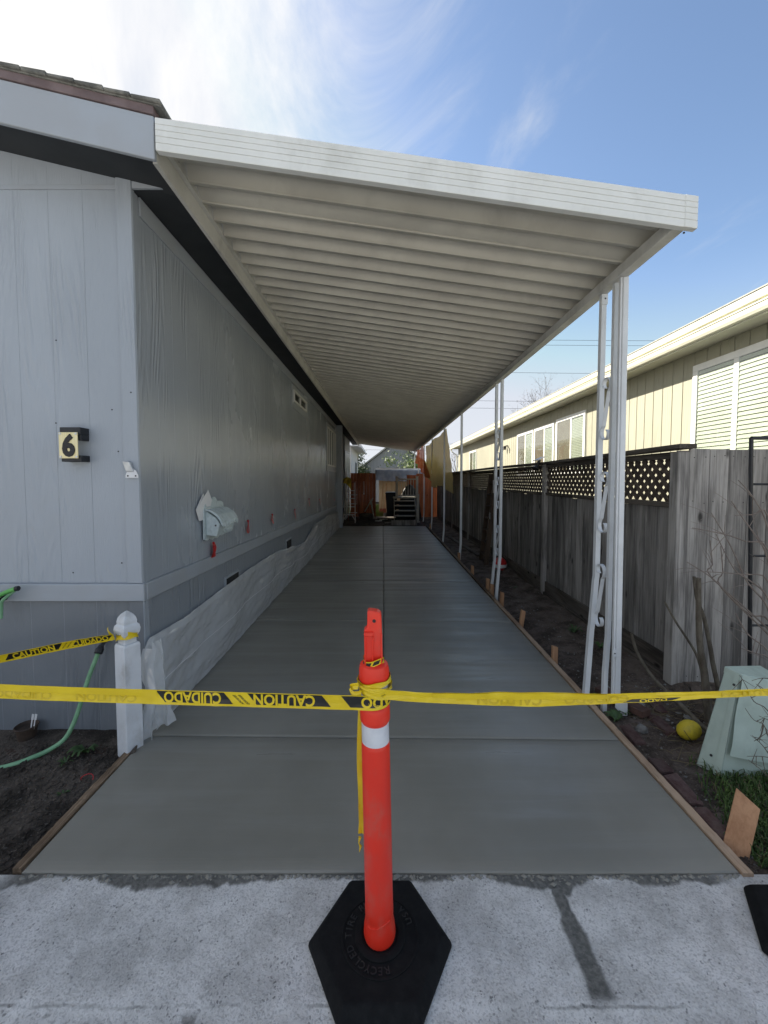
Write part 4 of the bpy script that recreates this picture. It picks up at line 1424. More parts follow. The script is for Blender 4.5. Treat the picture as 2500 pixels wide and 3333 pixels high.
def stake(base, top, w, t, label, face=0.0, cut=.02):
    b, tp_ = V(base), V(top)
    d = (tp_ - b).normalized()
    a = V((math.cos(face), math.sin(face), 0))
    a = (a - d * a.dot(d)).normalized() * w / 2
    c = d.cross(a).normalized() * t / 2
    mb = MB().hexa([b - a - c, b + a - c, b + a + c, b - a + c, tp_ - a - c, tp_ + a - c - d * cut, tp_ + a + c - d * cut, tp_ - a + c])
    return solo('wooden_stake', mb, m_stake, label, 'stake', 'form stakes along the right edge', bevel=.002)


stake((1.452, 1.64, -.10), (1.600, 1.735, .155), .086, .030, 'big fresh-cut wooden stake leaning by the front right corner of the slab', R(-42), .035)
for (bx, by, tz, tx, lab) in (
        (1.466, 3.45, .115, 0, 'short wooden stake nearest behind the front scroll posts'),
        (1.480, 4.38, .125, .035, 'wooden stake leaning right, midway between the two scroll-post groups'),
        (1.492, 5.12, .12, .008, 'wooden stake standing just in front of the second scroll post'),
        (1.476, 5.50, .125, -.004, 'narrow wooden stake just behind the second scroll post, nearer one'),
        (1.474, 5.72, .15, -.004, 'narrow wooden stake just behind the second scroll post, further one'),
        (1.490, 6.80, .105, 0, 'wooden stake beyond the second scroll post'),
        (1.495, 8.05, .10, 0, 'wooden stake at the third post'),
        (1.495, 12.9, .15, -.01, 'far wooden stake near the end of the slab')):
    stake((bx, by, -.12), (bx + tx, by, tz), .046, .030, lab, R(8), .012)

# ================================================================== caution tape delineators
def delineator(loc, label):
    x0, y0, z0 = loc
    d = thing('delineator_post', loc, label, 'delineator', 'caution delineators')
    b = part('rubber_base', MB().lathe([(.236, 0), (.238, .006), (.236, .016), (.222, .034), (.214, .042), (.206, .045)], 6, loc), m_rubber, d, bevel=.004, smooth=False)
    part('base_ring', MB().lathe([(.128, .0448), (.128, .0475), (.124, .0485), (.120, .0475), (.120, .0448)], 48, loc), m_rubber, b, smooth=True)
    part('base_ring', MB().lathe([(.083, .0448), (.083, .0500), (.078, .0520), (.060, .0500), (.055, .0448)], 48, loc), m_rubber, b, smooth=True)
    return d


BX, BY = -.010, 1.283
bol = delineator((BX, BY, AP + .003), 'red-orange delineator post tied with caution tape in the middle of the driveway')
LN = -.020                                        # the post leans slightly to the left


def lathe_lean(prof, n=32):
    mb = MB().lathe(prof, n, (0, 0, 0))
    mb.v = [(BX + p[0] + LN * p[2], BY + p[1], AP + .003 + p[2]) for p in mb.v]
    return mb


body = part('post_body', lathe_lean([(.030, .044), (.050, .046), (.0525, .058), (.0505, .085), (.0455, .115), (.0452, .118), (.0462, .122), (.0462, .150), (.0455, .154),
                                     (.0455, .690), (.0448, .698), (.0425, .702), (.0425, .768), (.0448, .772), (.0478, .776), (.0482, .782), (.0482, .812), (.0465, .822), (.0430, .826),
                                     (.0430, .900), (.0462, .903), (.0480, .908), (.0480, .938), (.0440, .955), (.030, .964), (.0, .965)]), m_orange, bol, smooth=True)
part('reflective_band', lathe_lean([(.0428, .703), (.0438, .704), (.0438, .7665), (.0428, .7675)]), m_white, bol, smooth=True)
part('reflective_band', lathe_lean([(.0433, .827), (.0438, .828), (.0438, .8985), (.0433, .8995)]), m_white, bol, smooth=True)
hd = MB()


def hp(x_, z_):
    return (BX + x_ + LN * z_, z_ + AP + .003)


hpoly = [(-.0290, .955), (.0290, .955), (.0275, 1.075), (.0265, 1.118), (.018, 1.126), (-.012, 1.131), (-.0165, 1.128), (-.0185, 1.075), (-.0285, 1.068)]
hd.prism([hp(a, b) for a, b in hpoly], lambda a, b, t: (a, BY - .018 + t * .034, b))
handle = part('handle', hd, m_orange, bol, bevel=.003)
hr = MB()
for (a0, a1, b0, b1) in ((-.0290, -.0225, .962, 1.062), (-.0045, .0015, .962, 1.05), (.0225, .0290, .962, 1.06), (-.0285, .001, 1.0525, 1.064)):
    xa, za = hp(a0, b0)
    xb, zb = hp(a1, b1)
    hr.hexa([(xa, BY - .028, za), (xb, BY - .028, za), (xb, BY - .0165, za), (xa, BY - .0165, za), (xa - LN * 0, BY - .028, zb), (xb, BY - .028, zb), (xb, BY - .0165, zb), (xa, BY - .0165, zb)])
part('handle_rib', hr, m_orange, handle, bevel=.0015)
hx, hz = hp(.004, 1.098)
part('handle_hole', MB().tube([(hx, BY - .0190, hz), (hx, BY + .0165, hz)], .0055, 10), m_seam, handle)
lx, lz = hp(.012, .118)
part('foot_notch', MB().tube([(BX + .046 * math.sin(a) + LN * .12, BY - .047 * math.cos(a), AP + .003 + .118 + .012 * math.sin(a * 2.2)) for a in [R(-50 + 8 * k) for k in range(13)]], .0024, 5), m_orange, body)


def ring_text(word, a0, step, r, size, inward, owner, loc):
    for i_, ch_ in enumerate(word):
        if ch_ == ' ':
            continue
        mb = MB()
        vs_, fs, asp = text_mesh(ch_, .01)
        ang = R(a0 + (step if inward else -step) * i_)
        rad = V((math.cos(ang), math.sin(ang)))
        tan_ = V((-rad.y, rad.x)) if inward else V((rad.y, -rad.x))
        up_ = -rad if inward else rad
        c = V((loc[0], loc[1])) + rad * r
        wd = size * min(asp, .85)
        pts = []
        for zoff in (0, .0028):
            for (a, b) in vs_:
                q = c + tan_ * ((a - .5) * wd) + up_ * ((b - .5) * size)
                pts.append((q.x, q.y, loc[2] + .0451 + zoff))
        n_ = len(vs_)
        mb.add(pts, [tuple(n_ + k_ for k_ in f_) for f_ in fs])
        # side walls
        from collections import Counter
        cnt = Counter()
        for f_ in fs:
            for k_ in range(len(f_)):
                cnt[tuple(sorted((f_[k_], f_[(k_ + 1) % len(f_)])))] += 1
        mb.add(pts, [(a, b, n_ + b, n_ + a) for (a, b), c_ in cnt.items() if c_ == 1])
        part('raised_letter', mb, m_rubber_l, owner, fix=False)


base0 = [c for c in bol.children if c.name.startswith('rubber_base')][0]
ring_text('RECYCLED TIRE RUBBER', -78, 11.0, .104, .021, False, base0, (BX, BY, AP + .003))
ring_text('USA', 22, 12.0, .104, .021, True, base0, (BX, BY, AP + .003))
# neighbours of the post, at the frame's right edge and beyond its left edge
c2 = copy_tree(bol, (1.472, 1.268, AP + .003), 'black rubber delineator base cut off by the right picture edge')
c3 = copy_tree(bol, (-1.60, 1.30, AP + .003), 'delineator post outside the picture on the left holding the long caution tape')


# ================================================================== caution tapes
class Tape:
    def __init__(s, pts, widths, ups=None, wob=.0012, seed=1):
        s.p = [V(q) for q in pts]
        s.w = widths
        s.up = [V(u) for u in ups] if ups else [V((0, 0, 1))] * len(s.p)
        s.L = [0]
        for a, b in zip(s.p[:-1], s.p[1:]):
            s.L.append(s.L[-1] + (b - a).length)
        s.len = s.L[-1]
        s.seed, s.wob = seed, wob

    def at(s, l, t, off=0.0):
        l = min(max(l, 0), s.len)
        i_ = 0
        while i_ < len(s.L) - 2 and s.L[i_ + 1] < l:
            i_ += 1
        f_ = (l - s.L[i_]) / (s.L[i_ + 1] - s.L[i_])
        p_ = s.p[i_].lerp(s.p[i_ + 1], f_)
        u_ = s.up[i_].lerp(s.up[i_ + 1], f_).normalized()
        w_ = s.w[i_] * (1 - f_) + s.w[i_ + 1] * f_
        i0, i1 = max(0, i_), min(len(s.p) - 1, i_ + 1)
        tan_ = (s.p[i1] - s.p[i0]).normalized()
        if f_ > .5 and i1 + 1 < len(s.p):
            tan_ = tan_.lerp((s.p[i1 + 1] - s.p[i1]).normalized(), (f_ - .5)).normalized()
        elif f_ < .5 and i0 > 0:
            tan_ = tan_.lerp((s.p[i0] - s.p[i0 - 1]).normalized(), (.5 - f_)).normalized()
        n_ = tan_.cross(u_).normalized()
        wv_ = s.wob * fbm(l * 14, t * 3.0, s.seed) + s.wob * 1.6 * (abs(t) - .25)
        return p_ + u_ * (w_ * t) + n_ * (off + wv_)

    def strip(s, step=.008, nt=6, t0=-.5, t1=.5, off=0.0, l0=0.0, l1=None, slant=0.0):
        l1 = s.len if l1 is None else l1
        n_ = max(2, int((l1 - l0) / step))
        return MB().grid(n_, nt, lambda u, v: s.at(l0 + (l1 - l0) * u + slant * (v - .5), t0 + (t1 - t0) * v, off))

    def text(s, word, lc, width, t0, t1, off, flip, bold=.03):
        vs_, fs, asp = text_mesh(word, bold)
        mb = MB()
        pts = []
        for a, b in vs_:
            if flip:
                pts.append(s.at(lc + width * (.5 - a), t1 - (t1 - t0) * b, off))
            else:
                pts.append(s.at(lc + width * (a - .5), t0 + (t1 - t0) * b, off))
        mb.add(pts, fs)
        return mb


def smooth_path(pts, n=8):
    P = [V(q) for q in pts]
    out_ = []
    for i_ in range(len(P) - 1):
        p0, p1, p2, p3 = P[max(0, i_ - 1)], P[i_], P[i_ + 1], P[min(len(P) - 1, i_ + 2)]
        for k_ in range(n):
            t = k_ / n
            out_.append(.5 * ((2 * p1) + (p2 - p0) * t + (2 * p0 - 5 * p1 + 4 * p2 - p3) * t * t + (3 * p1 - p0 - 3 * p2 + p3) * t ** 3))
    out_.append(P[-1])
    return out_


PR = .0505
pcx = BX + LN * .86
arc = [(pcx + PR * math.sin(R(a)), BY - PR * math.cos(R(a)), .842 + .008 * (a + 20) / 120) for a in range(-20, 121, 10)]
pl_ = smooth_path([(-1.60, 1.255, .895), (-1.182, 1.250, .872), (-.75, 1.246, .858), (-.35, 1.240, .849)], 8) + [V((-.10, 1.2375, .8430))] + [V(a) for a in arc]
tl = Tape(pl_, [.046] * len(pl_), None, .0016, 3)
tape = thing('caution_tape', (-.8, 1.25, .82), 'yellow caution tape stretched from the red post to the left, lettered upside down', 'caution tape')
part('strip', tl.strip(nt=8), m_yellow, tape, smooth=True, fix=False)


def lpos(x_):                                     # arc length at a given X on the straight run
    for i_ in range(len(tl.p) - 1):
        if tl.p[i_].x <= x_ <= tl.p[i_ + 1].x:
            return tl.L[i_] + (x_ - tl.p[i_].x) / (tl.p[i_ + 1].x - tl.p[i_].x) * (tl.L[i_ + 1] - tl.L[i_])
    return tl.len


px2x = 1.305 / 1340.0                            # metres per photo pixel at the tape's distance
segs = [  # black fields (start X, end X) and their words
    (lpos(-.690), lpos(-.478), 'CUIDADO', lpos(-.590), .178),
    (lpos(-.405), lpos(-.175), 'CAUTION', lpos(-.305), .190),
    (lpos(-.115), tl.len - .004, 'CUIDADO', lpos(-.115) + .150, .205)]
for a, b, word, c, w_ in segs:
    part('black_field', tl.strip(.006, 6, -.33, .44, .0006, a, b, -.028), m_black, tape, smooth=True, fix=False)
    part('lettering', tl.text(word, c, w_, -.36, .43, .0012, True), m_yellow, tape, fix=False)
for word, dl in (('REINFORCED', 0.0), ('REFORZADA', -.017)):
    vs_, fs, asp = text_mesh(word, .02)
    mb = MB()
    lc = lpos(-.438) + dl + .008
    pts = []
    for a, b in vs_:
        # slanted small print between the fields
        t_ = .30 - .62 * a
        l_ = lc + (.5 - a) * -.030 + .009 * (.5 - b)
        pts.append(tl.at(l_, t_, .0008))
    mb.add(pts, fs)
    part('small_print', mb, m_black, tape, fix=False)
# faint folded stretch further left: print showing through the doubled film
for word, c, w_ in (('CAUTION', lpos(-.86), .19), ('CUIDADO', lpos(-1.12), .18)):
    part('lettering', tl.text(word, c, w_, -.42, .12, .0006, True), m_faint, tape, fix=False)
part('black_field', tl.strip(.006, 3, .08, .30, .0005, lpos(-.84), lpos(-.74), -.03), m_black, tape, smooth=True, fix=False)
part('fold', tl.strip(.008, 2, .05, .52, .0022, lpos(-1.45), lpos(-.70), 0), m_yellow, tape, smooth=True, fix=False)

# right run: twisted, seen mostly from the back
arc2 = [(pcx + .052 * math.sin(R(a)), BY - .052 * math.cos(R(a)), .890 - .022 * (a + 100) / 150 - .004) for a in range(-110, 41, 10)]
pr_ = [V(a) for a in arc2] + smooth_path([(.10, 1.2365, .861), (.30, 1.238, .855), (.62, 1.240, .853), (.90, 1.240, .862), (1.188, 1.238, .876), (1.45, 1.222, .886)], 8)
wd = []
for q in pr_:
    if q.x < .06:
        wd.append(.030)
    elif q.x < .25:
        wd.append(.030 + (q.x - .06) * .03)
    elif q.x < .62:
        wd.append(.036 + .010 * math.sin((q.x - .25) / .37 * math.pi))
    elif q.x < .95:
        wd.append(.036 - .012 * (q.x - .62) / .33)
    else:
        wd.append(.024 - .001)
t_r = Tape(pr_, wd, None, .003, 9)
tape2 = thing('caution_tape', (.7, 1.25, .83), 'yellow caution tape running from the red post to the right, twisted back side out', 'caution tape')
part('strip', t_r.strip(nt=8), m_yellow, tape2, smooth=True, fix=False)
for word, f0, w_ in (('CAUTION', .33, .20), ('CUIDADO', .50, .20), ('CAUTION', .80, .18)):
    part('lettering', t_r.text(word, t_r.len * f0, w_, -.42, .28, .0008, True), m_faint, tape2, fix=False)
part('black_field', t_r.strip(.006, 2, -.44, -.16, .0010, t_r.len * .56, t_r.len * .655, .03), m_black, tape2, smooth=True, fix=False)
part('black_field', t_r.strip(.006, 2, .22, .42, .0010, t_r.len * .235, t_r.len * .30, -.03), m_black, tape2, smooth=True, fix=False)
part('lettering', t_r.text('DADO', t_r.len * .61, .085, -.48, -.18, .0016, True), m_yellow, tape2, fix=False)
part('fold', t_r.strip(.008, 2, -.02, .46, .0028, t_r.len * .18, t_r.len * .52, 0), m_yellow, tape2, smooth=True, fix=False)
# knot: crumpled loops round the post
for zc, tilt, rr, wk, lab in ((.896, .10, .0515, .022, 0), (.884, -.12, .0530, .016, 1)):
    pts = [(pcx + rr * math.sin(R(a)), BY - rr * math.cos(R(a)), zc + tilt * rr * math.sin(R(a))) for a in range(-180, 181, 12)]
    kt = Tape(pts, [wk * (.75 + .25 * math.sin(k * .9)) for k in range(len(pts))], None, .004, 12 + lab)
    part('knot_loop', kt.strip(nt=5), m_yellow, tape2, smooth=True, fix=False)
kn = Tape(smooth_path([(pcx - .040, BY - .045, .872), (pcx - .066, BY - .040, .866), (pcx - .078, BY - .02, .878), (pcx - .05, BY - .035, .890)], 6), [.02] * 19, None, .005, 20)
part('knot_loop', kn.strip(nt=4), m_yellow, tape2, smooth=True, fix=False)
# loose tail hanging behind the post
tt = Tape(smooth_path([(pcx - .036, BY + .040, .845), (pcx - .042, BY + .046, .74), (pcx - .046, BY + .05, .58), (pcx - .040, BY + .052, .40), (pcx - .042, BY + .050, .335)], 10), [.030] * 41, [V((1, -.25, 0))] * 41, .004, 31)
tail = thing('caution_tape_tail', (pcx - .05, BY + .04, .33), 'loose yellow tape end hanging down behind the red post', 'caution tape')
part('strip', tt.strip(nt=5), m_yellow, tail, smooth=True, fix=False)
part('black_field', tt.strip(.006, 3, .02, .40, -.0008, .12, .46, 0), m_black, tail, smooth=True, fix=False)
part('lettering', tt.text('CUIDADO', .24, .17, .04, .36, -.0014, False), m_yellow, tail, fix=False)
part('frayed_end', MB().tube([(pcx - .050, BY + .038, .335), (pcx - .054, BY + .034, .318), (pcx - .048, BY + .036, .305), (pcx - .052, BY + .03, .290)], [.006, .002, .005, .001], 5), m_yellow, tail)
# short wrap on the handle
hx0, hz0 = hp(0, .969)
pts = [(hx0 + .0325 * math.sin(R(a)) * 1.0, BY - .006 - .030 * math.cos(R(a)), hz0 + .006 * math.sin(R(a * 2))) for a in range(-180, 181, 15)]
hw = Tape(pts, [.018] * len(pts), None, .0018, 41)
wrap = thing('caution_tape_wrap', (hx0, BY, .955), 'scrap of caution tape wrapped round the handle of the red post', 'caution tape')
part('strip', hw.strip(.005, 4), m_yellow, wrap, smooth=True, fix=False)
for a, b in ((.055, .068), (.074, .092), (.100, .122), (.130, .137)):
    part('black_field', hw.strip(.004, 2, -.34, .30, .0008, a, b, .006), m_black, wrap, smooth=True, fix=False)

# ---- tape from the picket to the left
ut = smooth_path([(-2.55, 2.19, .46), (-2.09, 2.20, .552), (-1.75, 2.205, .622), (-1.52, 2.21, .663), (-1.47, 2.212, .668)], 8)
u3 = Tape(ut, [.050] * 20 + [.046] * 5 + [.040] * 4 + [.030] * 4, [V((0, -.35, 1))] * 33, .002, 51)
tape3 = thing('caution_tape', (-2.0, 2.2, .5), 'yellow caution tape tied round the white picket and running left', 'caution tape')
part('strip', u3.strip(nt=8), m_yellow, tape3, smooth=True, fix=False)


def l3(x_):
    for i_ in range(len(u3.p) - 1):
        if u3.p[i_].x <= x_ <= u3.p[i_ + 1].x:
            return u3.L[i_] + (x_ - u3.p[i_].x) / (u3.p[i_ + 1].x - u3.p[i_].x) * (u3.L[i_ + 1] - u3.L[i_])
    return u3.len


for a, b, word, c, w_ in ((-2.05, -1.76, 'CAUTION', -1.905, .235), (-1.685, -1.49, 'CUIDADO', -1.60, .20)):
    part('black_field', u3.strip(.006, 5, -.30, .42, .0006, l3(a), l3(b), .03), m_black, tape3, smooth=True, fix=False)
    part('lettering', u3.text(word, l3(c), w_, -.33, .38, .0012, False), m_yellow, tape3, fix=False)
for word, dl in (('REINFORCED', -.012), ('REPELLENT', .014)):
    vs_, fs, asp = text_mesh(word, .02)
    pts = [u3.at(l3(-1.725) + dl + (a - .5) * .034 + .008 * (b - .5), -.30 + .66 * a, .0008) for a, b in vs_]
    part('small_print', MB().add(pts, fs), m_black, tape3, fix=False)

# ================================================================== white picket
PKX, PKY = -1.445, 2.285
pk = thing('white_picket', (PKX, PKY, -.06), 'chipped white wooden picket post with pointed cap by the house corner', 'post')


def sq(prof, c, rot):
    return MB().lathe([(r * math.sqrt(2), z) for r, z in prof], 4, c, rot)


PRT = R(45 - 28)
shaft = part('shaft', sq([(.047, -.10), (.0475, .2), (.0465, .598), (.042, .612)], (PKX, PKY, 0), PRT), m_picket, pk, bevel=.003)
part('cap', sq([(.033, .610), (.033, .640), (.046, .668), (.049, .690), (.045, .712), (.036, .722), (.0375, .735), (.033, .756), (.022, .776), (.004, .792)], (PKX, PKY, 0), PRT), m_picket, pk, bevel=.002)
part('rotten_foot', MB().tube([(PKX + .03, PKY - .05, -.06), (PKX + .04, PKY - .045, .0), (PKX + .055, PKY - .03, .03)], [.022, .016, .004], 6), m_soil, pk)
pts = [(PKX + .049 * math.sin(R(a)) * 1.1, PKY - .049 * math.cos(R(a)) * 1.1, .655 + .010 * math.sin(R(a * 1.5 + 40))) for a in range(-180, 181, 12)]
kt = Tape(pts, [.034 + .010 * math.sin(k * .8) for k in range(len(pts))], None, .005, 61)
part('knot_loop', kt.strip(nt=5), m_yellow, tape3, smooth=True, fix=False)
kt2 = Tape(smooth_path([(PKX - .045, PKY - .05, .662), (PKX - .075, PKY - .045, .685), (PKX - .088, PKY - .03, .700)], 6), [.022] * 13, None, .005, 63)
part('loose_end', kt2.strip(nt=3), m_yellow, tape3, smooth=True, fix=False)

# ================================================================== plastic sheeting along the wall
tops = [(2.42, .50), (2.50, .555), (2.96, .535), (3.27, .546), (3.8, .562), (4.52, .575), (5.5, .560), (6.4, .478), (7.0, .41), (7.55, .39), (8.1, .50), (8.57, .585), (9.4, .58), (10.0, .56), (10.7, .615), (11.6, .53), (12.6, .50), (13.4, .57), (13.9, .62)]


def ztop(y_):
    for (a, za), (b, zb) in zip(tops[:-1], tops[1:]):
        if y_ <= b:
            f_ = (y_ - a) / (b - a)
            f_ = f_ * f_ * (3 - 2 * f_)
            return za + (zb - za) * f_
    return tops[-1][1]


def film(u, v):
    y_ = 2.43 + 11.4 * u ** 1.6
    zt = ztop(y_)
    z_ = zt * (1 - v) + .008 * v
    amp = .045 * math.sin(min(1, v * 1.05) * math.pi) ** .8
    fold = .5 + .5 * math.sin(y_ * 5.2 + v * 2.6 + 1.5 * fbm(y_ * .9, v * 1.5))
    d = .014 + .055 * v + amp * fold * .8 + .012 * fbm(y_ * 3.2 + v * 4, v * 7, 4.0) + .006 * fbm(y_ * 11 + v * 9, v * 16, 2.0)
    x_ = WX + .025 + d
    x_ = min(max(x_, WX + .024), -1.345 if v > .9 else -1.30)
    return (x_, y_ + .02 * fbm(y_ * 2, v * 4), z_)


sheet = thing('plastic_sheeting', (-1.4, 8, 0), 'long milky plastic sheet taped along the foot of the grey wall', 'plastic sheet')
part('film', MB().grid(420, 40, film), m_plastic, sheet, smooth=True, fix=False)
part('hem_fold', MB().grid(300, 3, lambda u, v: (film(u, .04)[0] + .006 + .004 * v, film(u, .04)[1], film(u, .01 + .07 * v)[2] + .004)), m_plastic, sheet, smooth=True, fix=False)
# the creased seam that runs along the middle
part('crease', MB().tube([(film(u, .52)[0] + .003, film(u, .52)[1], film(u, .52)[2]) for u in [k / 90 for k in range(2, 88)]], .0022, 4), m_paper, sheet)


def flap(u, v):                                   # the loose end turned round the corner
    z_ = .52 * (1 - v) + .0 * v - .03 * v * u
    x0_ = -1.436 + .02 * math.sin(v * 5) - .035 * math.sin(min(1, v * 2.2) * math.pi) * (1 if v < .45 else 0) + (.060 * max(0, v - .40))
    w_ = .085 * (1 - .25 * v)
    return (x0_ + w_ * u + .008 * fbm(u * 4, v * 9), 2.415 - .055 * v + .02 * math.sin(u * 7 + v * 4) * (.3 + v) * .6, z_)


part('loose_flap', MB().grid(16, 44, flap), m_plastic, sheet, smooth=True, fix=False)


def flap2(u, v):
    z_ = .55 * (1 - v) + .012 * v + .03 * u * v
    return (-1.400 + .12 * u * (.25 + .75 * v) + .01 * fbm(u * 5, v * 8, 1), 2.43 + .04 * u + .025 * math.sin(u * 8 + v * 5), z_)


part('loose_flap', MB().grid(16, 36, flap2), m_plastic, sheet, smooth=True, fix=False)

# ================================================================== things on the house
# number plaque
nq = thing('house_number', (-1.835, 2.44, 1.64), 'black wall box with brass plate and the black number 6', 'house number')
part('upper_box', MB().box(-1.893, -1.772, 2.425, 2.499, 1.795, 1.836), m_blackmetal, nq, bevel=.002)
part('lower_box', MB().box(-1.888, -1.772, 2.425, 2.499, 1.635, 1.672), m_blackmetal, nq, bevel=.002)
part('upper_box', MB().box(-1.800, -1.772, 2.430, 2.498, 1.760, 1.7945), m_blackmetal, nq, bevel=.002)
part('plate', MB().box(-1.893, -1.783, 2.416, 2.4215, 1.654, 1.806), m_gold, nq, bevel=.001)
vs_, fs, asp = text_mesh('6', .045)
n_ = len(vs_)
pts = [(-1.873 + .074 * a, 2.4125, 1.662 + .136 * b) for a, b in vs_]
num = MB().add(pts, fs)
m_numblack = mat('glossy_black_number', (.008, .008, .008), (.01, .01, .01), .12)
part('numeral', num, m_numblack, nq, fix=True)
nb_ = MB()
nb_.add([(p[0], p[1] + .003, p[2]) for p in pts], fs)
part('numeral_back', nb_, m_numblack, nq, fix=True)
for a, b in ((-1.884, 1.797), (-1.792, 1.797), (-1.884, 1.663), (-1.792, 1.663)):
    part('screw', MB().lathe([(.007, 0), (.006, .003), (.002, .0045)], 10), m_vinyl, nq).matrix_basis = T(a, 2.4155, b) @ Matrix.Rotation(R(90), 4, 'X')
# hinge bracket
br = thing('metal_bracket', (-1.50, 2.48, 1.54), 'small zinc hinge bracket on the house corner board', 'bracket')
part('plate', MB().prism([(-1.545, 1.540), (-1.468, 1.540), (-1.468, 1.556), (-1.482, 1.585), (-1.495, 1.592), (-1.502, 1.600), (-1.516, 1.600), (-1.522, 1.590), (-1.534, 1.582), (-1.545, 1.555)], lambda a, b, t: (a, 2.472 + t * .004, b)), m_paper, br, bevel=.001)
part('arm', MB().hexa([(-1.538, 2.466, 1.578), (-1.492, 2.466, 1.578), (-1.492, 2.484, 1.578), (-1.538, 2.484, 1.578), (-1.553, 2.455, 1.640), (-1.512, 2.455, 1.638), (-1.512, 2.484, 1.638), (-1.553, 2.484, 1.640)]), m_zinc, br, bevel=.003)
for a, b in ((-1.53, 1.552), (-1.483, 1.552), (-1.507, 1.585)):
    part('screw', MB().lathe([(.005, 0), (.005, .002)], 8), m_seam, br).matrix_basis = T(a, 2.472, b) @ Matrix.Rotation(R(90), 4, 'X')
# nail heads and scuffs
for i_, (a, b) in enumerate(((-1.63, 1.95), (-1.60, 1.70), (-1.505, 2.05), (-1.95, 2.36), (-1.90, .96), (-1.60, 1.02), (-1.97, 1.87))):
    part('nail_head', MB().lathe([(.0045, 0), (.0045, .0015)], 7), m_seam, house).matrix_basis = T(a, 2.4995 if a < -1.57 else 2.4855, b) @ Matrix.Rotation(R(90), 4, 'X')
# mailbox
mx = WX + .014
mail = thing('mailbox', (mx, 3.52, 1.03), 'ornate pale blue cast mailbox on the side wall with papers tucked behind', 'mailbox')
bp = []
for k in range(0, 25):                            # scalloped top
    u = k / 24
    bp.append((3.315 + .42 * u, 1.315 + .022 * abs(math.sin(u * math.pi * 3)) + .045 * math.exp(-((u - .5) / .22) ** 2) - (.03 if k in (0, 24) else 0)))
for k in range(0, 25):
    u = 1 - k / 24
    bp.append((3.315 + .42 * u, 1.045 - .014 * abs(math.sin(u * math.pi * 4)) - .012 * math.exp(-((u - .5) / .25) ** 2)))
back = part('backplate', MB().prism(bp, lambda a, b, t: (mx + .004 + t * .010, a, b)), m_mail, mail)
part('body', MB().prism([(mx + .014, 1.075), (mx + .10, 1.065), (mx + .128, 1.165), (mx + .10, 1.215), (mx + .014, 1.275)], lambda a, b, t: (a, 3.345 + t * .35, b)), m_mail, mail, bevel=.006)
lidp = [(mx + .014, 1.290), (mx + .06, 1.282), (mx + .115, 1.245), (mx + .148, 1.195), (mx + .150, 1.165), (mx + .142, 1.160), (mx + .136, 1.190), (mx + .105, 1.230), (mx + .055, 1.268), (mx + .014, 1.277)]
lid = part('lid', MB().prism(lidp, lambda a, b, t: (a, 3.332 + t * .376, b)), m_mail, mail, bevel=.003)
for k in range(7):
    yy = 3.36 + k * .054
    part('scallop', MB().lathe([(.004, -.010), (.020, -.002), (.026, .008), (.020, .016), (.004, .018)], 8), m_mail, lid).matrix_basis = T(mx + .147, yy, 1.165 - .012 * math.sin(k * 1.05)) @ Matrix.Rotation(R(90), 4, 'Y') @ Matrix.Diagonal(V((1, 1, .6, 1)))
for k in range(9):
    a = rnd.uniform(3.37, 3.66)
    part('relief_leaf', MB().lathe([(.003, -.004), (.012, 0), (.003, .005)], 6), m_mail, mail).matrix_basis = T(mx + .113, a, rnd.uniform(1.085, 1.14)) @ Matrix.Rotation(R(80), 4, 'Y') @ Matrix.Diagonal(V((1.4, .8, 1, 1)))
part('ridge', MB().tube([(mx + .016, 3.34, 1.300), (mx + .018, 3.52, 1.304), (mx + .016, 3.71, 1.300)], .006, 6), m_mail, back)
part('rivet', MB().lathe([(.008, 0), (.006, .006), (.002, .008)], 8), m_blackmetal, mail).matrix_basis = T(mx + .095, 3.346, 1.155) @ Matrix.Rotation(R(90), 4, 'X')
for lab, pp in (('white folded paper sticking up behind the mailbox', [(mx + .003, 3.27, 1.20), (mx + .003, 3.21, 1.30), (mx + .02, 3.39, 1.445), (mx + .02, 3.46, 1.36), (mx + .015, 3.40, 1.22)]),
                ('second white envelope tucked lower behind the mailbox', [(mx + .001, 3.255, 1.20), (mx + .001, 3.20, 1.295), (mx + .006, 3.33, 1.42), (mx + .006, 3.37, 1.34), (mx + .006, 3.33, 1.22)])):
    mb = MB().add([V(q) for q in pp] + [V(q) + V((.0012, 0, 0)) for q in pp], [(0, 1, 2, 3, 4), (9, 8, 7, 6, 5)] + [(k, (k + 1) % 5, 5 + (k + 1) % 5, 5 + k) for k in range(5)])
    solo('letter', mb, m_paper, lab, 'paper')
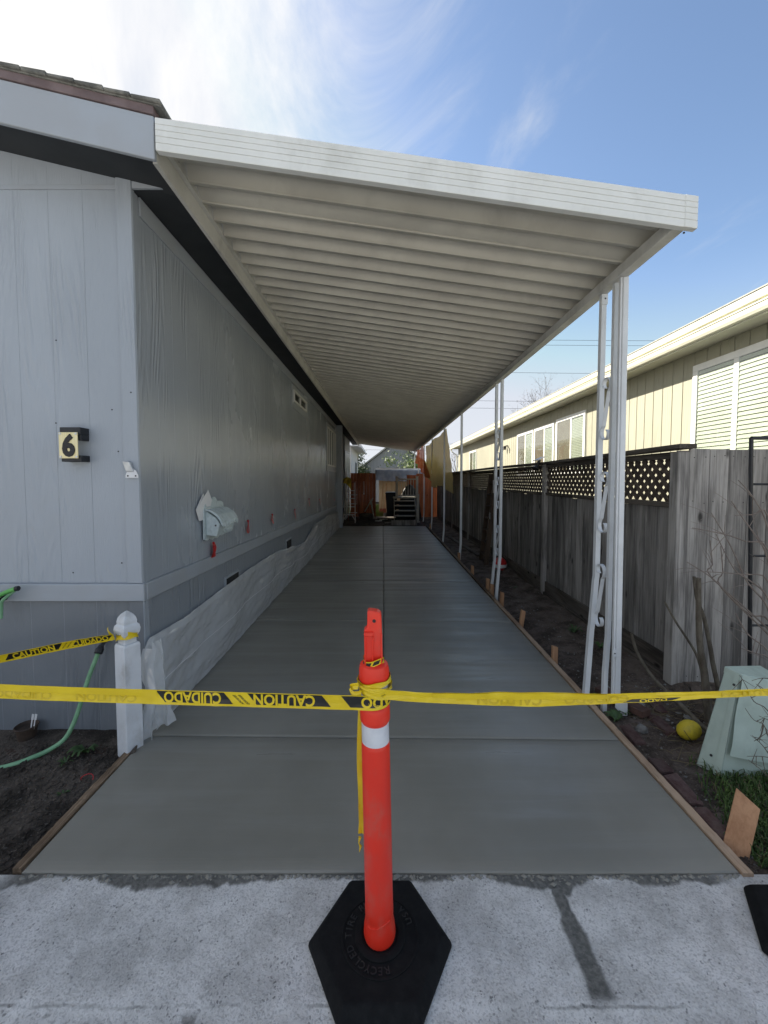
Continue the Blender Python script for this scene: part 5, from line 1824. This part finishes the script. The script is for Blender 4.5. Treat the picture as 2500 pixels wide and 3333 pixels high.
# red flagging ribbons nailed to the wall
rib = [(3.50, .995, .865), (4.40, 1.095, .955), (5.37, 1.08, .955), (6.75, 1.045, .885), (8.05, 1.16, 1.01), (9.41, 1.085, .95), (12.17, .955, .89)]
ordn = ['nearest the street, under the mailbox', 'second from the street', 'third from the street', 'fourth from the street', 'fifth from the street', 'sixth from the street', 'farthest from the street']
for i_, (yy, z1_, z0_) in enumerate(rib):
    rb = thing('red_ribbon', (mx, yy, z0_), 'red flagging ribbon nailed to the grey wall, ' + ordn[i_], 'ribbon', 'red ribbons on the side wall')
    s_ = 1.3 if i_ else 2.1
    part('strip', MB().grid(3, 10, lambda u, v: (mx + .006 + .012 * v + .01 * math.sin(v * 5 + i_), yy + (u - .5) * .028 * s_ * (.55 + .8 * v) + .012 * math.sin(v * 4 + i_ * 2), z1_ - (z1_ - z0_) * v)), m_red, rb, smooth=True)
    part('strip', MB().grid(3, 8, lambda u, v: (mx + .012 + .016 * v, yy + (u - .5) * .022 * s_ - .012 * v * s_, z1_ - .01 - (z1_ - z0_) * .85 * v)), m_red, rb, smooth=True)
    part('knot', MB().lathe([(.004, -.012), (.013, 0), (.004, .012)], 8, (mx + .012, yy, z1_ - .008)), m_red, rb)

# ================================================================== dirt bed on the left
hose = thing('garden_hose', (-1.9, 2.3, -.05), 'green garden hose curving from the wall tap down to the dirt', 'hose')
part('tube', MB().tube(smooth_path([(-1.712, 2.425, .488), (-1.725, 2.42, .45), (-1.748, 2.40, .37), (-1.775, 2.385, .27), (-1.800, 2.37, .17), (-1.822, 2.345, .085), (-1.855, 2.32, .02), (-1.915, 2.285, -.018), (-1.97, 2.235, -.028), (-2.03, 2.18, -.030), (-2.15, 2.13, -.030), (-2.4, 2.1, -.03)], 6), .0125, 12), m_hose, hose, smooth=True)
cp = part('coupling', MB().lathe([(.020, 0), (.023, .004), (.023, .028), (.018, .034), (.014, .05)], 12), m_blackmetal, hose)
cp.matrix_basis = T(-1.712, 2.425, .485) @ Matrix.Rotation(R(-38), 4, 'X')
tap = thing('wall_tap', (-1.705, 2.49, .52), 'dark tap on the grey wall where the green hose starts', 'tap')
part('spout', MB().tube([(-1.708, 2.449, .517), (-1.706, 2.47, .538), (-1.704, 2.50, .542)], .012, 8), m_blackmetal, tap)
part('handle', MB().lathe([(.026, 0), (.026, .006)], 8, (-1.705, 2.465, .558)), m_blackmetal, tap)
hz_ = thing('hose_nozzle', (-2.25, 2.40, .80), 'bright green hose end hanging at the left picture edge', 'hose')
part('tube', MB().tube(smooth_path([(-2.165, 2.40, .887), (-2.20, 2.40, .876), (-2.25, 2.40, .855), (-2.30, 2.41, .83), (-2.36, 2.43, .83)], 5), .013, 10), mat('bright_green_hose', (.16, .50, .12), (.12, .42, .10), .4), hz_, smooth=True)
part('loop', MB().tube(smooth_path([(-2.185, 2.41, .872), (-2.22, 2.41, .845), (-2.26, 2.41, .81), (-2.275, 2.42, .77), (-2.29, 2.43, .70)], 5), .009, 8), m_hose, hz_, smooth=True)
part('tip', MB().tube([(-2.150, 2.40, .889), (-2.168, 2.40, .887)], .0145, 10), m_blackmetal, hz_)
part('hook', MB().box(-2.33, -2.29, 2.40, 2.478, .80, .83), m_blackmetal, hz_)
pot = thing('clay_pot', (-2.17, 2.43, -.04), 'small dark clay pot half sunk by the grey wall with a plant tag', 'pot')
part('bowl', MB().lathe([(.040, -.03), (.050, .03), (.058, .065), (.063, .067), (.058, .072), (.048, .05)], 18, (-2.165, 2.43, -.03)), m_pot, pot, smooth=True)
for k in range(2):
    part('plant_tag', MB().bar((-2.140 + .016 * k, 2.425, -.01), (-2.112 + .018 * k, 2.412, .098), .007, .0015, (0, 1, 0)).bar((-2.113 + .018 * k, 2.4125, .085), (-2.103 + .018 * k, 2.4085, .122), .013, .0016, (0, 1, 0)), m_paper, pot)


def weed(base, n, ln, w, label, seed, name='weed'):
    rg_ = random.Random(seed)
    t_ = thing(name, base, label, 'weed')
    b = V(base)
    for k_ in range(n):
        a = rg_.uniform(0, 6.28)
        l_ = ln * rg_.uniform(.6, 1.1)
        d = V((math.cos(a), math.sin(a), 0))
        s_ = V((-d.y, d.x, 0))
        mb = MB()
        vs__, fs_ = [], []
        for i_ in range(6):
            f_ = i_ / 5
            c = b + d * l_ * f_ + V((0, 0, l_ * (.75 * math.sin(f_ * 2.3) * .8)))
            ww = w * (math.sin(min(1, .08 + f_) * math.pi * .93) * (.8 + .35 * (i_ % 2)))
            vs__ += [c - s_ * ww, c + V((0, 0, -.15 * ww)), c + s_ * ww]
        for i_ in range(5):
            for k2 in range(2):
                fs_.append((i_ * 3 + k2, i_ * 3 + k2 + 1, i_ * 3 + k2 + 4, i_ * 3 + k2 + 3))
        mb.add(vs__, fs_)
        part('leaf', mb, m_leaf, t_, smooth=True)
    return t_


weed((-1.72, 2.30, -.045), 9, .085, .016, 'broad-leaved green weed left of the white picket', 5)
weed((-1.755, 2.20, -.045), 8, .05, .004, 'spiky little weed in the dirt in front of the broad-leaved one', 6)
weed((-1.60, 1.98, -.045), 6, .04, .005, 'tiny weed near the left form board', 7)
weed((1.525, 2.62, -.05), 16, .075, .011, 'green weed at the foot of the front scroll posts', 8)
weed((1.62, 2.70, -.05), 12, .06, .010, 'second green weed beside the brick by the post feet', 9)
weed((1.96, 4.15, -.04), 14, .10, .013, 'bushy weed against the low kickboard of the fence', 10)
weed((2.02, 3.75, -.04), 10, .08, .012, 'smaller weed by the fence kickboard, nearer the street', 14)
weed((1.50, 2.90, -.05), 12, .075, .010, 'weed between the bent post and the form board', 16)
weed((1.90, 5.9, -.05), 8, .07, .011, 'weed on the dirt strip near the fence post', 17)


def chips(name, n, fx_, fz_, size, mat_, label, seed, flat=.6, cat='stones'):
    rg_ = random.Random(seed)
    mb = MB()
    for _ in range(n):
        a, b = fx_(rg_)
        r = size[0] + (size[1] - size[0]) * rg_.random() ** 3
        z = fz_(a, b) - r * .15
        rot = rg_.uniform(0, 3.14)
        ca, sa = math.cos(rot), math.sin(rot)
        vs__ = []
        for (x_, y_, z_) in ((1, 0, 0), (0, 1, 0), (-1, 0, 0), (0, -1, 0), (.6, .6, .7), (-.5, .5, .8), (-.5, -.6, .7), (.5, -.5, .8)):
            x_, y_, z_ = x_ * rg_.uniform(.7, 1.5), y_ * rg_.uniform(.6, 1.0), z_ * flat * rg_.uniform(.6, 1.2)
            vs__.append((a + r * (x_ * ca - y_ * sa), b + r * (x_ * sa + y_ * ca), z + r * z_))
        mb.add(vs__, [(0, 1, 4), (1, 2, 5), (2, 3, 6), (3, 0, 7), (4, 1, 5), (5, 2, 6), (6, 3, 7), (7, 0, 4), (4, 5, 6, 7)])
    return tag(link(name, mb.mesh(name, fix=False), mat_, center=False), label, cat, kind='stuff')


lz_ = lambda a, b: -.042 + dirt_z(a, b)
chips('soil_clods', 6000, lambda g: (g.uniform(-2.7, -1.46), g.uniform(1.54, 2.5)), lz_, (.003, .022), m_soil, 'small clods of dark soil in the left bed', 1, .8, 'soil')
chips('bark_chips', 1100, lambda g: (g.uniform(-2.9, -1.48), 2.5 - abs(g.gauss(0, .16))), lz_, (.006, .022), mat('dark_bark_chip', (.035, .020, .013), (.06, .035, .024), .9, 20), 'dark bark chips against the grey wall', 2, .35, 'bark')
chips('gravel', 900, lambda g: (g.uniform(-2.6, -1.47), g.uniform(1.54, 2.1)), lz_, (.002, .009), m_grit, 'little grey stones in the left bed', 3, .7)
chips('soil_clods', 6500, lambda g: (g.uniform(1.46, 2.2), 1.52 + 7.5 * g.random() ** 1.7), rbed, (.003, .017), m_soil_r, 'small clods of brown soil in the right strip', 4, .8, 'soil')
chips('gravel', 1500, lambda g: (g.uniform(1.46, 2.2), 1.52 + 6 * g.random() ** 1.5), rbed, (.002, .012), m_stone, 'little pale stones in the right strip', 5, .7)
chips('gravel', 30, lambda g: (g.uniform(1.65, 2.1), g.uniform(2.55, 3.1)), rbed, (.012, .03), m_stone, 'larger pale stones near the foot of the fence', 6, .7)
chips('soil_clods', 2500, lambda g: (g.uniform(2.2, 3.2), g.uniform(1.52, 3.05)), rbed, (.003, .016), m_soil_r, 'clods of soil in front of the fence return', 7, .8, 'soil')
chips('rubble', 500, lambda g: (g.uniform(-1.3, 2.0), g.uniform(13.6, 17)), lambda a, b: -.06, (.006, .04), m_soil, 'dark rubble on the dirt at the far end', 8, .6, 'rubble')
solo('bent_wire', MB().tube([(-1.545 + .03 * math.cos(a), 2.075 + .01 * math.sin(a * 2), -.035 + .03 * math.sin(a)) for a in [k * .35 for k in range(10)]], .0022, 5), m_red, 'loop of thin red wire sticking out of the dirt by the left form board', 'wire')

# ================================================================== things on the right
def brick(a, b, lab, h=.028, sx=.075, seed=0, z=-.055):
    rg_ = random.Random(seed)
    a, b = V(a), V(b)
    mb = MB()
    d = (b - a)
    n_ = V((-d.y, d.x, 0)).normalized() * sx
    q = [a, b, b - n_, a - n_]
    mb.hexa([V((p.x + rg_.uniform(-.006, .006), p.y + rg_.uniform(-.006, .006), z - .03)) for p in q] + [V((p.x + rg_.uniform(-.008, .008), p.y + rg_.uniform(-.008, .008), z + h + rg_.uniform(-.012, .006))) for p in q])
    return solo('brick', mb, m_brick, lab, 'brick', 'old bricks edging the dirt strip', bevel=.006)


brick((1.475, 1.70, 0), (1.478, 1.90, 0), 'worn red brick beside the big leaning stake', seed=1)
brick((1.480, 1.92, 0), (1.484, 2.11, 0), 'worn red brick second along the form board from the street', seed=2)
brick((1.482, 2.13, 0), (1.486, 2.24, 0), 'broken grey-red half brick, third along the form board', seed=3)
brick((1.492, 2.38, 0), (1.505, 2.56, 0), 'worn red brick by the weeds at the post feet', seed=4)
brick((1.75, 2.47, 0), (1.76, 2.68, 0), 'long worn brick lying left of the yellow ball', seed=5)
brick((1.85, 2.72, 0), (1.90, 2.90, 0), 'dark brick lying behind the yellow ball', seed=6)
brick((1.49, 1.555, 0), (1.49, 1.68, 0), 'half buried brick at the very front corner of the dirt strip', seed=7, h=.02)
solo('short_plank', MB().bar((1.60, 2.98, -.02), (1.735, 2.64, -.012), .085, .045), mat('red_brown_plank', (.075, .04, .03), (.12, .065, .05), .8, 14), 'short red-brown plank end on the dirt beside the cut post', 'plank', bevel=.003)
for i_, (a, b, r, lab) in enumerate(((1.63, 2.52, .034, 'angular grey stone in front of the short plank'), (1.80, 2.80, .03, 'pale stone behind the caution tape near the stem'), (2.02, 2.66, .025, 'small pale stone between the stems'))):
    mb = MB().lathe([(r * .6, 0), (r, r * .5), (r * .9, r * 1.1), (r * .4, r * 1.5)], 7, (a, b, rbed(a, b) - .01))
    mb.v = [(p[0] + rnd.uniform(-.006, .006), p[1] + rnd.uniform(-.006, .006), p[2]) for p in mb.v]
    solo('stone', mb, m_stone, lab, 'stone')
ball = thing('yellow_ball', (1.86, 2.43, -.05), 'scuffed yellow egg-shaped ball on the dirt by the green box', 'ball')
bm_ = MB().lathe([(.001, -.068), (.022, -.063), (.042, -.045), (.053, -.018), (.055, .008), (.048, .034), (.034, .053), (.016, .064), (.001, .067)], 24)
o = part('shell', bm_, m_ball, ball, smooth=True)
o.matrix_basis = T(1.862, 2.435, .008) @ Matrix.Rotation(R(52), 4, 'Y') @ Matrix.Rotation(R(20), 4, 'X')
o2 = part('stain', MB().tube([(.0552 * math.cos(a) * 1.0, .0552 * math.sin(a), -.02) for a in [R(-140 + 10 * k) for k in range(10)]], .0022, 4), m_soil_r, ball)
o2.matrix_basis = o.matrix_basis.copy()

# leaning utility pedestal
A, B, C, D = V((1.725, 2.21, -.09)), V((1.775, 2.10, -.09)), V((2.29, 2.10, -.09)), V((2.24, 2.42, -.09))
A1, B1, C1, D1 = V((1.878, 2.215, .495)), V((1.902, 2.145, .488)), V((2.20, 2.14, .415)), V((2.18, 2.33, .445))
ub = thing('utility_pedestal', (2.0, 2.2, -.08), 'pale green metal utility pedestal leaning in the grass on the right', 'utility box')
bd = part('body', MB().hexa([A, B, C, D, A1, B1, C1, D1]), m_box, ub, bevel=.006)


def lerp4(p, q, r, s_, u, v):
    return (p * (1 - u) + q * u) * (1 - v) + (s_ * (1 - u) + r * u) * v


fn_ = (B - A).cross(A1 - A)
nrm = (C - B).cross(B1 - B).normalized()
nl = (B - A).cross(A1 - A).normalized()
lidm = MB().grid(24, 24, lambda u, v: lerp4(B.lerp(B1, .30), C.lerp(C1, .20), C1 + (C1 - C) * .012, B1 + (B1 - B) * .012, u, v)
                 + nrm * (.012 + .016 * (1 - v) + .010 * math.sin(u * 3.0) + .004 * math.sin(v * 9 + u * 5)))
lid_ = part('door_panel', lidm, m_box, ub, smooth=True)
part('hood', MB().hexa([A1 + V((-.006, .004, -.03)), B1 + V((-.006, -.014, -.03)), C1 + V((.008, -.014, -.03)), D1 + V((.008, .008, -.03)),
                        A1 + V((-.002, .002, .012)), B1 + V((0, -.006, .012)), C1 + V((.002, -.006, .012)), D1 + V((.002, .004, .012))]), m_box, ub, bevel=.005)
part('gap', MB().prism([(0, 0), (1, 0), (1, 1)], lambda a, b, t: (B.lerp(B1, .30 + .55 * a) + V((-.001, -.001, 0)) + nrm * (.002 + .010 * (1 - a) * b) + nl * 0 + V((.012 * (1 - a) * b, 0, 0)) * (1 if t else .5))), m_seam, ub)
part('side_flange', MB().hexa([A.lerp(B, .72) + nl * .002, B + nl * .002, B1 + nl * .002, A1.lerp(B1, .72) + nl * .002, A.lerp(B, .72) + nl * .006, B + nl * .006, B1 + nl * .006, A1.lerp(B1, .72) + nl * .006]), m_box, bd)
for q in (A1.lerp(A, .10).lerp(B1.lerp(B, .10), .8), A.lerp(A1, .22).lerp(B.lerp(B1, .22), .5)):
    part('bolt', MB().lathe([(.007, 0), (.006, .004)], 8), m_seam, ub).matrix_basis = Matrix.Translation(q + nl * .006) @ nl.to_track_quat('Z', 'Y').to_matrix().to_4x4()

# black metal trellis in front of the fence return
tre = thing('metal_trellis', (2.7, 2.72, -.06), 'black metal trellis frame standing before the fence at the right edge', 'trellis')
for a in (2.40, 2.98):
    part('upright', MB().tube([(a + (.14 if a < 2.5 else .14), 2.78, -.10), (a, 2.70, 1.80)], .012, 8), m_blackmetal, tre, smooth=True)
for z in (1.80, 1.50, 1.02, .54):
    f_ = (z + .1) / 1.9
    part('crossbar', MB().tube([(2.54 - .14 * f_, 2.78 - .08 * f_, z), (3.12 - .14 * f_, 2.78 - .08 * f_, z)], .008 if z < 1.7 else .012, 8), m_blackmetal, tre, smooth=True)

# leafless shrub
shrub = thing('bare_shrub', (2.15, 2.62, -.06), 'leafless shrub with cut stems and thin twigs in front of the fence return', 'shrub')
part('stem', MB().tube(smooth_path([(2.137, 2.62, -.09), (2.107, 2.62, .143), (2.088, 2.62, .282), (2.054, 2.62, .466), (2.037, 2.62, .694), (2.029, 2.62, .898)], 4), [.026 - .0006 * k for k in range(21)], 8), m_bark, shrub, smooth=True)
part('stem', MB().tube(smooth_path([(2.32, 2.75, -.09), (2.297, 2.75, .089), (2.252, 2.75, .269), (2.223, 2.75, .413), (2.173, 2.75, .605), (2.126, 2.75, .72), (2.099, 2.75, .876)], 4), [.017 - .0003 * k for k in range(25)], 7), m_bark, shrub, smooth=True)
part('stem', MB().tube(smooth_path([(2.20, 2.70, .12), (2.183, 2.75, .201), (2.136, 2.75, .336), (2.065, 2.75, .452), (1.986, 2.75, .567), (1.906, 2.75, .705)], 4), [.010 - .0002 * k for k in range(21)], 6), m_bark, shrub, smooth=True)
part('stem', MB().tube(smooth_path([(1.827, 2.98, .40), (1.85, 2.95, .28), (1.895, 2.90, .17), (1.94, 2.82, .09), (1.95, 2.6, .055), (1.955, 2.45, .02), (2.02, 2.36, -.01), (2.12, 2.62, -.07)], 4), [.011 + .0002 * k for k in range(29)], 7), m_bark, shrub, smooth=True)
tw = [[(2.422, 2.55, .646), (2.311, 2.55, .681), (2.166, 2.55, .805), (2.058, 2.55, .915), (1.898, 2.55, 1.016)],
      [(2.371, 2.5, .733), (2.276, 2.5, .854), (2.222, 2.5, .923), (2.157, 2.5, 1.06), (2.092, 2.5, 1.18), (1.997, 2.5, 1.329)],
      [(2.163, 2.6, .836), (2.167, 2.6, .943), (2.147, 2.6, 1.108)], [(2.098, 2.6, .903), (2.099, 2.6, .988), (2.078, 2.6, 1.144)],
      [(2.349, 2.5, 1.223), (2.251, 2.5, 1.418), (2.154, 2.5, 1.527)], [(2.345, 2.5, 1.303), (2.25, 2.5, 1.316), (2.146, 2.5, 1.312)],
      [(2.31, 2.45, 1.045), (2.233, 2.45, 1.187), (2.145, 2.45, 1.304), (2.075, 2.45, 1.403)], [(2.369, 2.5, .793), (2.257, 2.5, .906), (2.151, 2.5, .983), (2.032, 2.5, 1.197)],
      [(2.288, 2.4, .513), (2.164, 2.4, .614), (2.085, 2.4, .74)], [(2.29, 2.4, .471), (2.219, 2.4, .497), (2.126, 2.4, .53)],
      [(2.355, 2.5, 1.095), (2.212, 2.5, 1.154), (2.083, 2.5, 1.197), (1.887, 2.5, 1.235)], [(2.363, 2.5, .906), (2.204, 2.5, .949), (1.982, 2.5, .966)]]
rg = random.Random(77)
for q in tw:
    start = V(q[0])
    root = [V((2.62, 2.62, -.08)), V((2.58, 2.6, .2)), V((2.52, 2.57, start.z * .55))]
    pth = smooth_path(root + [V(p) for p in q], 4)
    part('twig', MB().tube(pth, [.0065 * (1 - .8 * k / len(pth)) + .0012 for k in range(len(pth))], 5), m_twig, shrub)
    for _ in range(3):
        p0_ = pth[rg.randint(len(pth) // 2, len(pth) - 2)]
        d_ = V((rg.uniform(-1, .3), rg.uniform(-.3, .3), rg.uniform(-.2, .9))).normalized() * rg.uniform(.08, .22)
        part('twig', MB().tube([p0_, p0_ + d_ * .5 + V((0, 0, .01)), p0_ + d_], [.0022, .0016, .0008], 4), m_twig, shrub)
# near twigs in front of the pedestal
sh2 = thing('thorny_twigs', (1.75, 1.78, -.06), 'tangle of thin dark twigs hanging over the pale green pedestal', 'shrub')
near = [[(1.55, 1.75, .681), (1.58, 1.75, .634), (1.617, 1.75, .564), (1.681, 1.75, .521), (1.80, 1.78, .35)],
        [(1.58, 1.75, .534), (1.62, 1.75, .481), (1.664, 1.75, .459), (1.70, 1.75, .38), (1.82, 1.78, .22)],
        [(1.625, 1.75, .385), (1.653, 1.75, .407), (1.664, 1.75, .459)], [(1.598, 1.75, .317), (1.69, 1.75, .312), (1.82, 1.78, .25)],
        [(1.615, 1.75, .411), (1.641, 1.75, .389), (1.689, 1.75, .332), (1.82, 1.78, .14)], [(1.641, 1.75, .499), (1.682, 1.75, .481), (1.80, 1.77, .42)],
        [(1.622, 1.75, .642), (1.677, 1.75, .599), (1.80, 1.77, .45)], [(1.603, 1.75, .301), (1.694, 1.75, .226), (1.82, 1.78, .08)], [(1.604, 1.75, .657), (1.674, 1.75, .666), (1.80, 1.77, .60)]]
for q in near:
    e = V(q[-1])
    full = [V(p) for p in q]
    if e.x > 1.75:
        full += [V((1.88, 1.80, e.z * .6)), V((1.95, 1.82, -.08))]
    pth = smooth_path(full, 4)
    part('twig', MB().tube(pth, [.0010 + .0028 * k / len(pth) for k in range(len(pth))], 5), m_bark, sh2)
    for _ in range(4):
        p0_ = pth[rg.randint(1, max(2, len(pth) // 2))]
        d_ = V((rg.uniform(-.6, .8), rg.uniform(-.4, .3), rg.uniform(-.9, .5))).normalized() * rg.uniform(.03, .08)
        part('twig', MB().tube([p0_, p0_ + d_ * .5, p0_ + d_], [.0016, .0012, .0006], 4), m_bark, sh2)
# dry stalks on the ground
ds = MB()
for _ in range(140):
    a, b = rg.uniform(1.6, 2.4), rg.uniform(2.2, 3.0)
    an = rg.uniform(-.9, .9)
    l_ = rg.uniform(.06, .28)
    z = rbed(a, b)
    ds.tube([(a, b, z + .004), (a + l_ * .5 * math.cos(an), b + l_ * .5 * math.sin(an), z + .012 + rg.uniform(0, .02)), (a + l_ * math.cos(an), b + l_ * math.sin(an), z + .006)], .0017, 4)
tag(link('dry_stalks', ds.mesh('dry_stalks', fix=False), m_grassdry, center=False), 'dry stalks lying under the bare shrub', 'stalks', kind='stuff')


# grass round the pedestal
def grass(name, n, fx_, hr, mat_, label, seed):
    rg_ = random.Random(seed)
    mb = MB()
    for _ in range(n):
        a, b = fx_(rg_)
        h_ = rg_.uniform(*hr)
        z = rbed(a, b) - .004
        an = rg_.uniform(0, 6.28)
        dx, dy = math.cos(an), math.sin(an)
        ln_ = rg_.uniform(.2, 1.1) * h_
        w_ = .0028
        p0, p1, p2 = V((a, b, z)), V((a + dx * ln_ * .4, b + dy * ln_ * .4, z + h_ * .75)), V((a + dx * ln_, b + dy * ln_, z + h_ * (.95 if ln_ < .7 * h_ else .7)))
        s_ = V((-dy, dx, 0)) * w_
        mb.add([p0 - s_, p0 + s_, p1 + s_ * .8, p1 - s_ * .8, p2], [(0, 1, 2, 3), (3, 2, 4)])
    return tag(link(name, mb.mesh(name, fix=False), mat_, center=False), label, 'grass', kind='stuff')


def gpos(g):
    while True:
        a, b = g.uniform(1.52, 2.9), g.uniform(1.56, 2.25)
        if (a - 1.52) + (2.25 - b) * .55 + g.gauss(0, .05) > .30 and not (1.80 < a < 2.22 and b > 2.12):
            return a, b


grass('grass', 9000, gpos, (.02, .065), m_grass, 'green grass round the pale green pedestal', 3)
grass('clover', 1800, gpos, (.01, .03), m_leaf, 'low clover mixed in the grass by the pedestal', 5)
grass('dry_grass', 700, gpos, (.02, .06), m_grassdry, 'dry straw mixed in the grass by the pedestal', 6)
